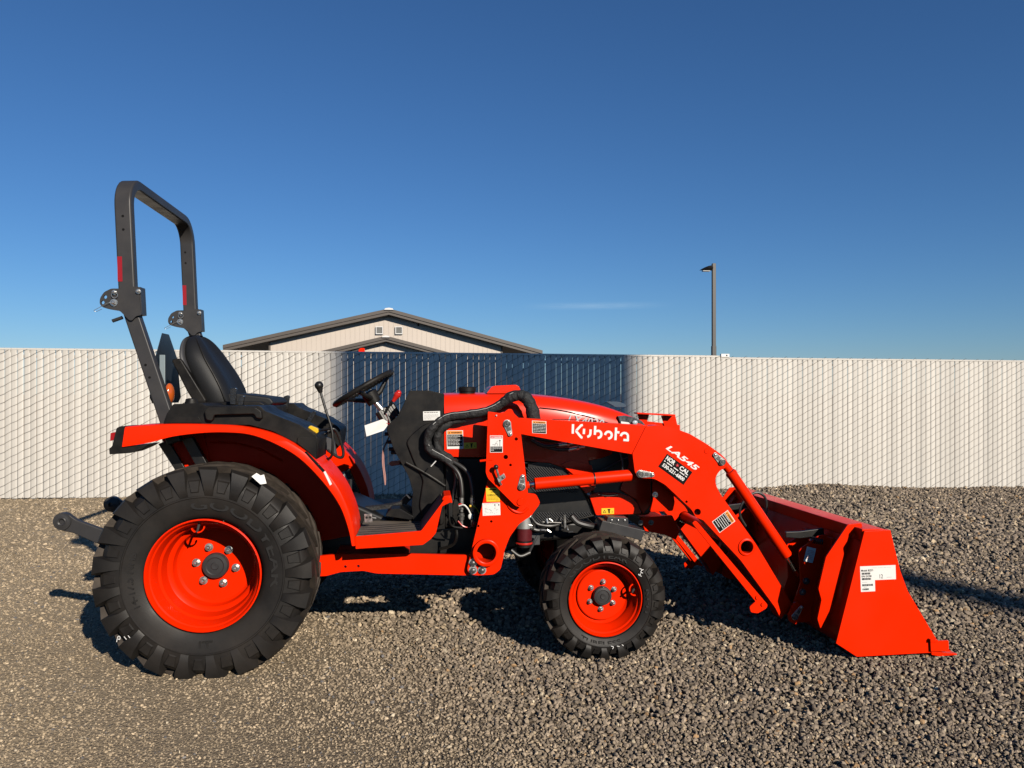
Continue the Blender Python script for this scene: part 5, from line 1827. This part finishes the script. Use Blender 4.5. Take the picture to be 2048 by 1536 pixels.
c1, A, B, dv = cylinder((1068, 968), (1263, 950.5), (1046, 971), .0305, .014, 'lift_cylinder')
mb = MB(); e = W(1058, 970, DCY); mb.tube([W(1044, 972, DCY), e], .019, RED, n=16); mb.tube([e, e + dv * .012], .015, BLK2, n=14); mb.build('rod_end', c1)
mb = MB(); mb.tube([B - dv * .01, B + dv * .03], [.028, .02], RED, n=20); mb.build('barrel_end', c1)
p = A + (B - A) * (1187 - 1068) / (1263 - 1068.)
mb = MB(); mb.tube([p - dv * .004, p + dv * .004], .0322, BLK2, n=24); mb.build('cable_tie', c1)
mirror(c1)
c2, A, B, dv = cylinder((1575, 1112), (1460, 943), (1591, 1140), .0275, .0135, 'bucket_cylinder')
mb = MB(); mb.tube([W(1443, 922, DCY), B + dv * .005], .021, RED, n=18); mb.build('barrel_end', c2)
mb = MB(); q = B - dv * .02; mb.tube([q, q + dv * .012], .0295, RED, n=22); mb.build('collar', c2)
mb = MB(); e = W(1592, 1142, DCY); mb.tube([e + dv * .006, e - dv * .03], .014, RED, n=14); mb.build('rod_end', c2)
c2f = mirror(c2)

# ------------------------------------------------------------------ bucket
DB = -.10
side = [(1729, 1062), (1781, 1060), (1790, 1098), (1801, 1142), (1816, 1182), (1842, 1226), (1875, 1281), (1877, 1305), (1714, 1314), (1672, 1287)]
mb = MB(); mb.plate(side, DB, DB + .010, RED)
mb.plate([(1729, 1062), (1781, 1060), (1783, 1068), (1731, 1070)], DB + .01, DB + .04, RED)
S0 = [W(u, v, DB) for u, v in side]
bucket = mb.build('bucket', T, bevel=.0025)
mb = MB(); far = [(p.x, p.z) for p in S0]; mb.plate_xz([far], 2 * CY - DB - .010, 2 * CY - DB, RED); mb.build('side_plate', bucket, bevel=.0025)
# curved back and floor sheet
bp = cr([(p.x, 0, p.z) for p in [W(1733, 1070, DB), W(1712, 1135, DB), W(1694, 1205, DB), W(1682, 1262, DB), W(1688, 1289, DB), W(1722, 1308, DB), W(1790, 1308, DB), W(1890, 1304, DB)]], 5)
mb = MB()
prof = [(p.x, p.z) for p in bp]
inn = []
for i, p in enumerate(bp):
    t = (bp[min(i + 1, len(bp) - 1)] - bp[max(i - 1, 0)]).normalized()
    inn.append((p.x - t.z * .008, p.z + t.x * .008))
mb.plate_xz([prof + inn[::-1]], DB + .011, 2 * CY - DB - .011, RED)
mb.build('back_sheet', bucket, smooth=30)
# top rail (box) and cutting edge
tr = [(1724, 1050), (1778, 1061), (1782, 1066), (1733, 1084), (1722, 1072)]
mb = MB(); q = [W(u, v, DB) for u, v in [(1727, 1059), (1752, 1058.5), (1780, 1061), (1779, 1066), (1760, 1066), (1742, 1086), (1726, 1084)]]
mb.plate_xz([[(p.x, p.z) for p in q]], DB + .012, 2 * CY - DB - .012, RED); mb.build('top_rail', bucket, bevel=.004)
mb = MB(); q = [W(u, v, DB) for u, v in [(1862, 1303), (1913, 1307), (1913, 1309.5), (1876, 1312), (1862, 1309)]]
mb.plate_xz([[(p.x, p.z) for p in q]], DB - .004, 2 * CY - DB + .004, RED); mb.build('cutting_edge', bucket, bevel=.001)
mb = MB(); mb.plate(rnd([(1861, 1283, 1), (1897, 1281), (1898, 1299), (1902, 1303), (1862, 1303)], 1), DB - .012, DB - .002, RED); mb.plate([(1861, 1279), (1876, 1280), (1875, 1284), (1861, 1284)], DB - .02, DB, RED); eb = mb.build('edge_bracket', bucket, bevel=.002)
mirror(eb)
# gusset rib beside the side plate
rib = rnd([(1696, 1049), (1723, 1046), (1726, 1057), (1711, 1064), (1700, 1074), (1686, 1096), (1690, 1120), (1664, 1212), (1641, 1258), (1635, 1238), (1643, 1200), (1637, 1178), (1652, 1114)], 3)
mb = MB(); mb.plate(rib, -.02, -.008, RED); ri = mb.build('gusset_rib', bucket, bevel=.002); mirror(ri)
mb = MB()
for yq in (-.008,):
    a = [W(u, v, -.02) for u, v in [(1711, 1064), (1735, 1066), (1700, 1210), (1664, 1212), (1690, 1120), (1690, 1098)]]
    mb.plate_xz([[(p.x, p.z) for p in a]], .02, .028, RED)
g2 = mb.build('gusset_rib', bucket, bevel=.002); mirror(g2)
# quick-attach carrier: plates, pivot links, spring and handles on the bucket back
for yq in (.19, .33):
    mb = MB()
    q = rnd([(1598, 1100), (1640, 1070), (1672, 1072), (1664, 1130), (1640, 1240), (1600, 1246), (1582, 1236), (1588, 1205), (1602, 1165)], 6)
    a = [W(u, v, .19) for u, v in q]
    mb.plate_xz([[(p.x, p.z) for p in a]], yq, yq + .012, RED)
    qa = mb.build('attach_plate', bucket, bevel=.002); mirror(qa)
mb = MB(); a = [W(u, v, .15) for u, v in [(1660, 1075), (1690, 1078), (1664, 1240), (1640, 1245)]]; mb.plate_xz([[(p.x, p.z) for p in a]], .13, .45, RED); cp = mb.build('carrier_plate', bucket, bevel=.004); mirror(cp)
mb = MB(); mb.plate(rnd([(1579, 1243), (1577, 1230), (1588, 1206), (1596, 1203), (1606, 1213), (1600, 1240), (1592, 1250)], 4), .150, .165, RED); pv = mb.build('pivot_lug', bucket, bevel=.002); mirror(pv)
pin_plate(bucket, (1589, 1233), (1602, 1214), .150, rm=.014, rs=.006)
for u, v in ((1612, 1162), (1605, 1184)):
    mb = MB(); p = W(u, v, .185); nut(mb, p.x, p.y, p.z, .012, .012, DSTEEL); mb.build('bolt', bucket)
SPR = mat('black_spring', (.03, .03, .032), .3, metal=.5)
mb = MB(); a, b = W(1622, 1080, .20), W(1643, 1083, .20); dv = (b - a); e1 = Vector((0, 1, 0)); e2 = dv.normalized().cross(e1)
mb.tube([a + dv * t / 90 + (e1 * math.cos(t * .4) + e2 * math.sin(t * .4)) * .016 for t in range(91)], .0035, SPR, n=6); mb.tube([a - dv * .15, b + dv * .5], .006, ZINC, n=8); sp_ = mb.build('latch_spring', bucket); mirror(sp_)
mb = MB(); mb.plate(rnd([(1572, 1064), (1600, 1063), (1638, 1058), (1648, 1056), (1650, 1118), (1644, 1118), (1641, 1072), (1600, 1077), (1572, 1075)], 2), .24, .26, BLK2); lh = mb.build('latch_handle', bucket, bevel=.003); mirror(lh)
mb = MB(); fr = frame_uv((1614, 1093), (1632, 1097), (1607, 1122), .183); fr.slab(mb, WHITE, .002); fr.rows(mb, .15, .85, .2, .85, 6, REDP, .003, .4); mb.build('latch_tag', bucket, smooth=0)
# white shipping label on the side plate
mb = MB(); mb.plate([(1720, 1132.8), (1791, 1130), (1792, 1158.4), (1749.8, 1160.2), (1750.5, 1182.4), (1722, 1183.9)], DB - .0012, DB - .0002, WHITE)
fr = frame_uv((1720, 1132.8), (1791, 1130), (1722, 1183.9), DB - .0012)
fr.text(mb, 'Model: B2271', .03, .13, .36, .21, BLACKP, .0006); fr.text(mb, 'S/N: EX708', .03, .36, .31, .43, BLACKP, .0006); fr.text(mb, '12', .54, .34, .63, .50, BLACKP, .0006, bold=0.0)
rr_ = random.Random(21)
for (b0, b1, a1) in ((.25, .33, .28), (.46, .54, .30), (.70, .78, .34), (.87, .93, .22)):
    a = .04
    while a < a1:
        w_ = rr_.choice((.004, .007, .011)); fr.rect(mb, a, b0, a + w_, b1, BLACKP, .0006); a += w_ + rr_.choice((.004, .006, .009))
fr.rows(mb, .33, .9, .075, .10, 1, GREYP, .0006, .5); fr.rows(mb, .74, .9, .46, .49, 1, GREYP, .0006, .6); fr.rows(mb, .04, .2, .62, .66, 1, GREYP, .0006, .5); fr.rows(mb, .05, .24, .955, .985, 1, GREYP, .0006, .6); fr.rows(mb, .08, .18, .81, .85, 1, GREYP, .0006, .6)
mb.build('shipping_label', bucket, smooth=0)
mb = MB(); mb.tube(cr(wp([(1500, 990, .9), (1515, 985, .9), (1530, 995, .9), (1533, 1020, .9), (1525, 1045, .9)]), 6), .008, HOSE, n=8); mb.tube(cr(wp([(1500, 990, .95), (1483, 1010, .95), (1480, 1030, .95), (1490, 1050, .95), (1520, 1095, .95)]), 6), .008, HOSE, n=8); mb.build('bucket_hose', T)

# ------------------------------------------------------------------ hydraulic hoses
sl_ = cr(wp([(1068, 845, .33), (1064, 818, .33), (1054, 798, .34), (1040, 791, .35), (1022, 794, .36), (1004, 806, .37), (984, 818, .375), (955, 826, .38), (925, 830, .39), (900, 833, .40), (880, 842, .40), (862, 860, .40), (855, 882, .41), (862, 902, .41), (885, 915, .41), (905, 928, .41)]), 5)
rs_ = []
for i in range(len(sl_)):
    t_ = i / (len(sl_) - 1)
    rs_.append((.037 - .024 * min(1, t_ / .35) * .5 if t_ < .35 else .025 - .003 * (t_ - .35)) + .0014 * math.sin(i * .7 + .4) + .0011 * math.sin(i * 1.9) + rr_.uniform(-.0014, .0014))
for i in range(26, len(sl_)):
    rs_[i] *= .92
mb = MB(); mb.tube(sl_, rs_, CLOTH, n=16)
fold = cr(wp([(930, 838, .42), (900, 846, .42), (880, 862, .42), (873, 884, .42), (880, 902, .42), (900, 918, .42), (915, 935, .42)]), 5)
mb.tube(fold, [.019 + .003 * math.sin(i * 1.1) + rr_.uniform(-.002, .002) for i in range(len(fold))], CLOTH, n=14)
slv = mb.build('hose_sleeve', T, smooth=60)
mb = MB(); mb.tube([p + Vector((0, -rs_[i] * .80, rs_[i] * .66)) for i, p in enumerate(sl_) if i > 18], .0016, LGREY2, n=5); mb.build('sleeve_piping', slv)
mb = MB(); p = W(871, 925, .385); mb.tube(wp([(862, 933, .38), (872, 922, .375)]), .003, LWHITE, n=6); mb.build('cable_tie', slv)
for pts in ([(895, 925, .40), (912, 940, .38), (921, 958, .37), (924, 985, .36), (923, 998, .36)], [(900, 920, .41), (925, 935, .39), (938, 950, .38), (944, 975, .37), (945, 998, .37)], [(905, 930, .43), (912, 955, .43), (908, 985, .43), (902, 1010, .43)]):
    mb = MB(); mb.tube(cr(wp(pts), 6), .0115, HOSE, n=12); mb.build('hydraulic_hose', T)
for u, dd in ((923, .36), (944.5, .37)):
    mb = MB(); p = W(u, 995, dd)
    z = lambda k: Vector((0, 0, -k))
    mb.tube([p, p + z(.04)], .0125, ZINC, n=14); mb.tube([p + z(.045), p + z(.075)], .009, ZINC, n=12)
    mb.tube([p + z(.05), p + z(.06)], .015, ZINC, n=6); mb.tube([p + z(.08), p + z(.115)], .014, DSTEEL, n=14); mb.tube([p + z(.09), p + z(.098)], .017, ZINC, n=6); mb.tube([p + z(.115), p + z(.15)], .009, ZINC, n=10)
    mb.build('coupler', T, smooth=30)
mb = MB(); mb.tube(cr(wp([(918, 1012, .34), (928, 1010, .33), (936, 1018, .33), (941, 1028, .33)]), 5), .004, WHITE, n=8); mb.ball(W(941, 1033, .33), .014, WHITE, n=14, sq=(.9, .4, 1.15)); mb.build('white_cap', T)
mb = MB(); mb.tube(cr(wp([(917, 1010, .345), (921, 1008, .345), (928, 1012, .34)]), 4), .0045, REDK, n=8); mb.tube(cr(wp([(916, 1042, .34), (926, 1052, .34), (938, 1055, .34), (947, 1050, .34)]), 5), .0035, REDK, n=8); mb.ball(W(947, 1048, .34), .014, REDK, n=12, sq=(.8, .7, 1.2)); mb.build('red_cap', T)
mb = MB(); mb.tube(cr(wp([(938, 1014, .36), (948, 1013, .36), (956, 1022, .37), (962, 1035, .38)]), 5), .0025, YELK, n=6); mb.tube(wp([(939, 1012, .355), (950, 1013, .355)]), .006, YELK, n=8); mb.build('yellow_cap', T)
mb = MB(); mb.tube(cr(wp([(898, 1008, .32), (899, 1040, .32), (905, 1052, .33), (925, 1056, .34)]), 5), .005, BLK2, n=8); mb.tube(cr(wp([(913, 1060, .34), (913, 1075, .34), (905, 1090, .36), (880, 1098, .40)]), 5), .008, BLK2, n=8); mb.build('steel_pipe', T)
mb = MB(); mb.plate([(893, 1005), (905, 1005), (905, 1035), (893, 1030)], .33, .34, BLK2); mb.build('coupler_bracket', T, bevel=.002)
for (a, b, cc, d_) in (((1062, 880, .34), (1090, 892, .33), (1120, 890, .32), (1152, 886, .30)), ((1075, 888, .36), (1110, 898, .34), (1140, 899, .33), (1170, 893, .31)), ((1068, 876, .37), (1095, 880, .36), (1125, 882, .35), (1150, 880, .34))):
    mb = MB(); P = cr(wp([a, b, cc]), 5); mb.tube(P, .010, HOSE, n=10)
    e = W(*cc); f_ = W(*d_); dv = (f_ - e)
    mb.tube([e - dv * .1, e + dv * .45], .0105, ZINC, n=12); mb.tube([e + dv * .45, e + dv * .6], .012, ZINC, n=6); mb.tube([e + dv * .6, f_], .006, ZINC, n=10)
    mb.build('arm_hose', T, smooth=40)

# ------------------------------------------------------------------ three-point lower links
mb = MB()
lk = rnd([(110, 1034), (122, 1026), (136, 1028), (152, 1040), (215, 1063), (300, 1085), (300, 1118), (200, 1090), (145, 1066), (120, 1061), (107, 1050)], 5)
mb.plate(lk, .42, .452, GREY)
lnk = mb.build('lower_link', T, bevel=.005, seg=3)
p = W(124.5, 1043, .42)
mb = MB(); mb.lathe([(.012, .412), (.018, .408), (.022, .411), (.028, .411), (.032, .413), (.041, .413), (.043, .416), (.043, .456), (.03, .46), (.012, .468), (.012, .412)], p.x, p.z, GREY, n=30); mb.build('ball_end', lnk, smooth=30)
mirror(lnk)
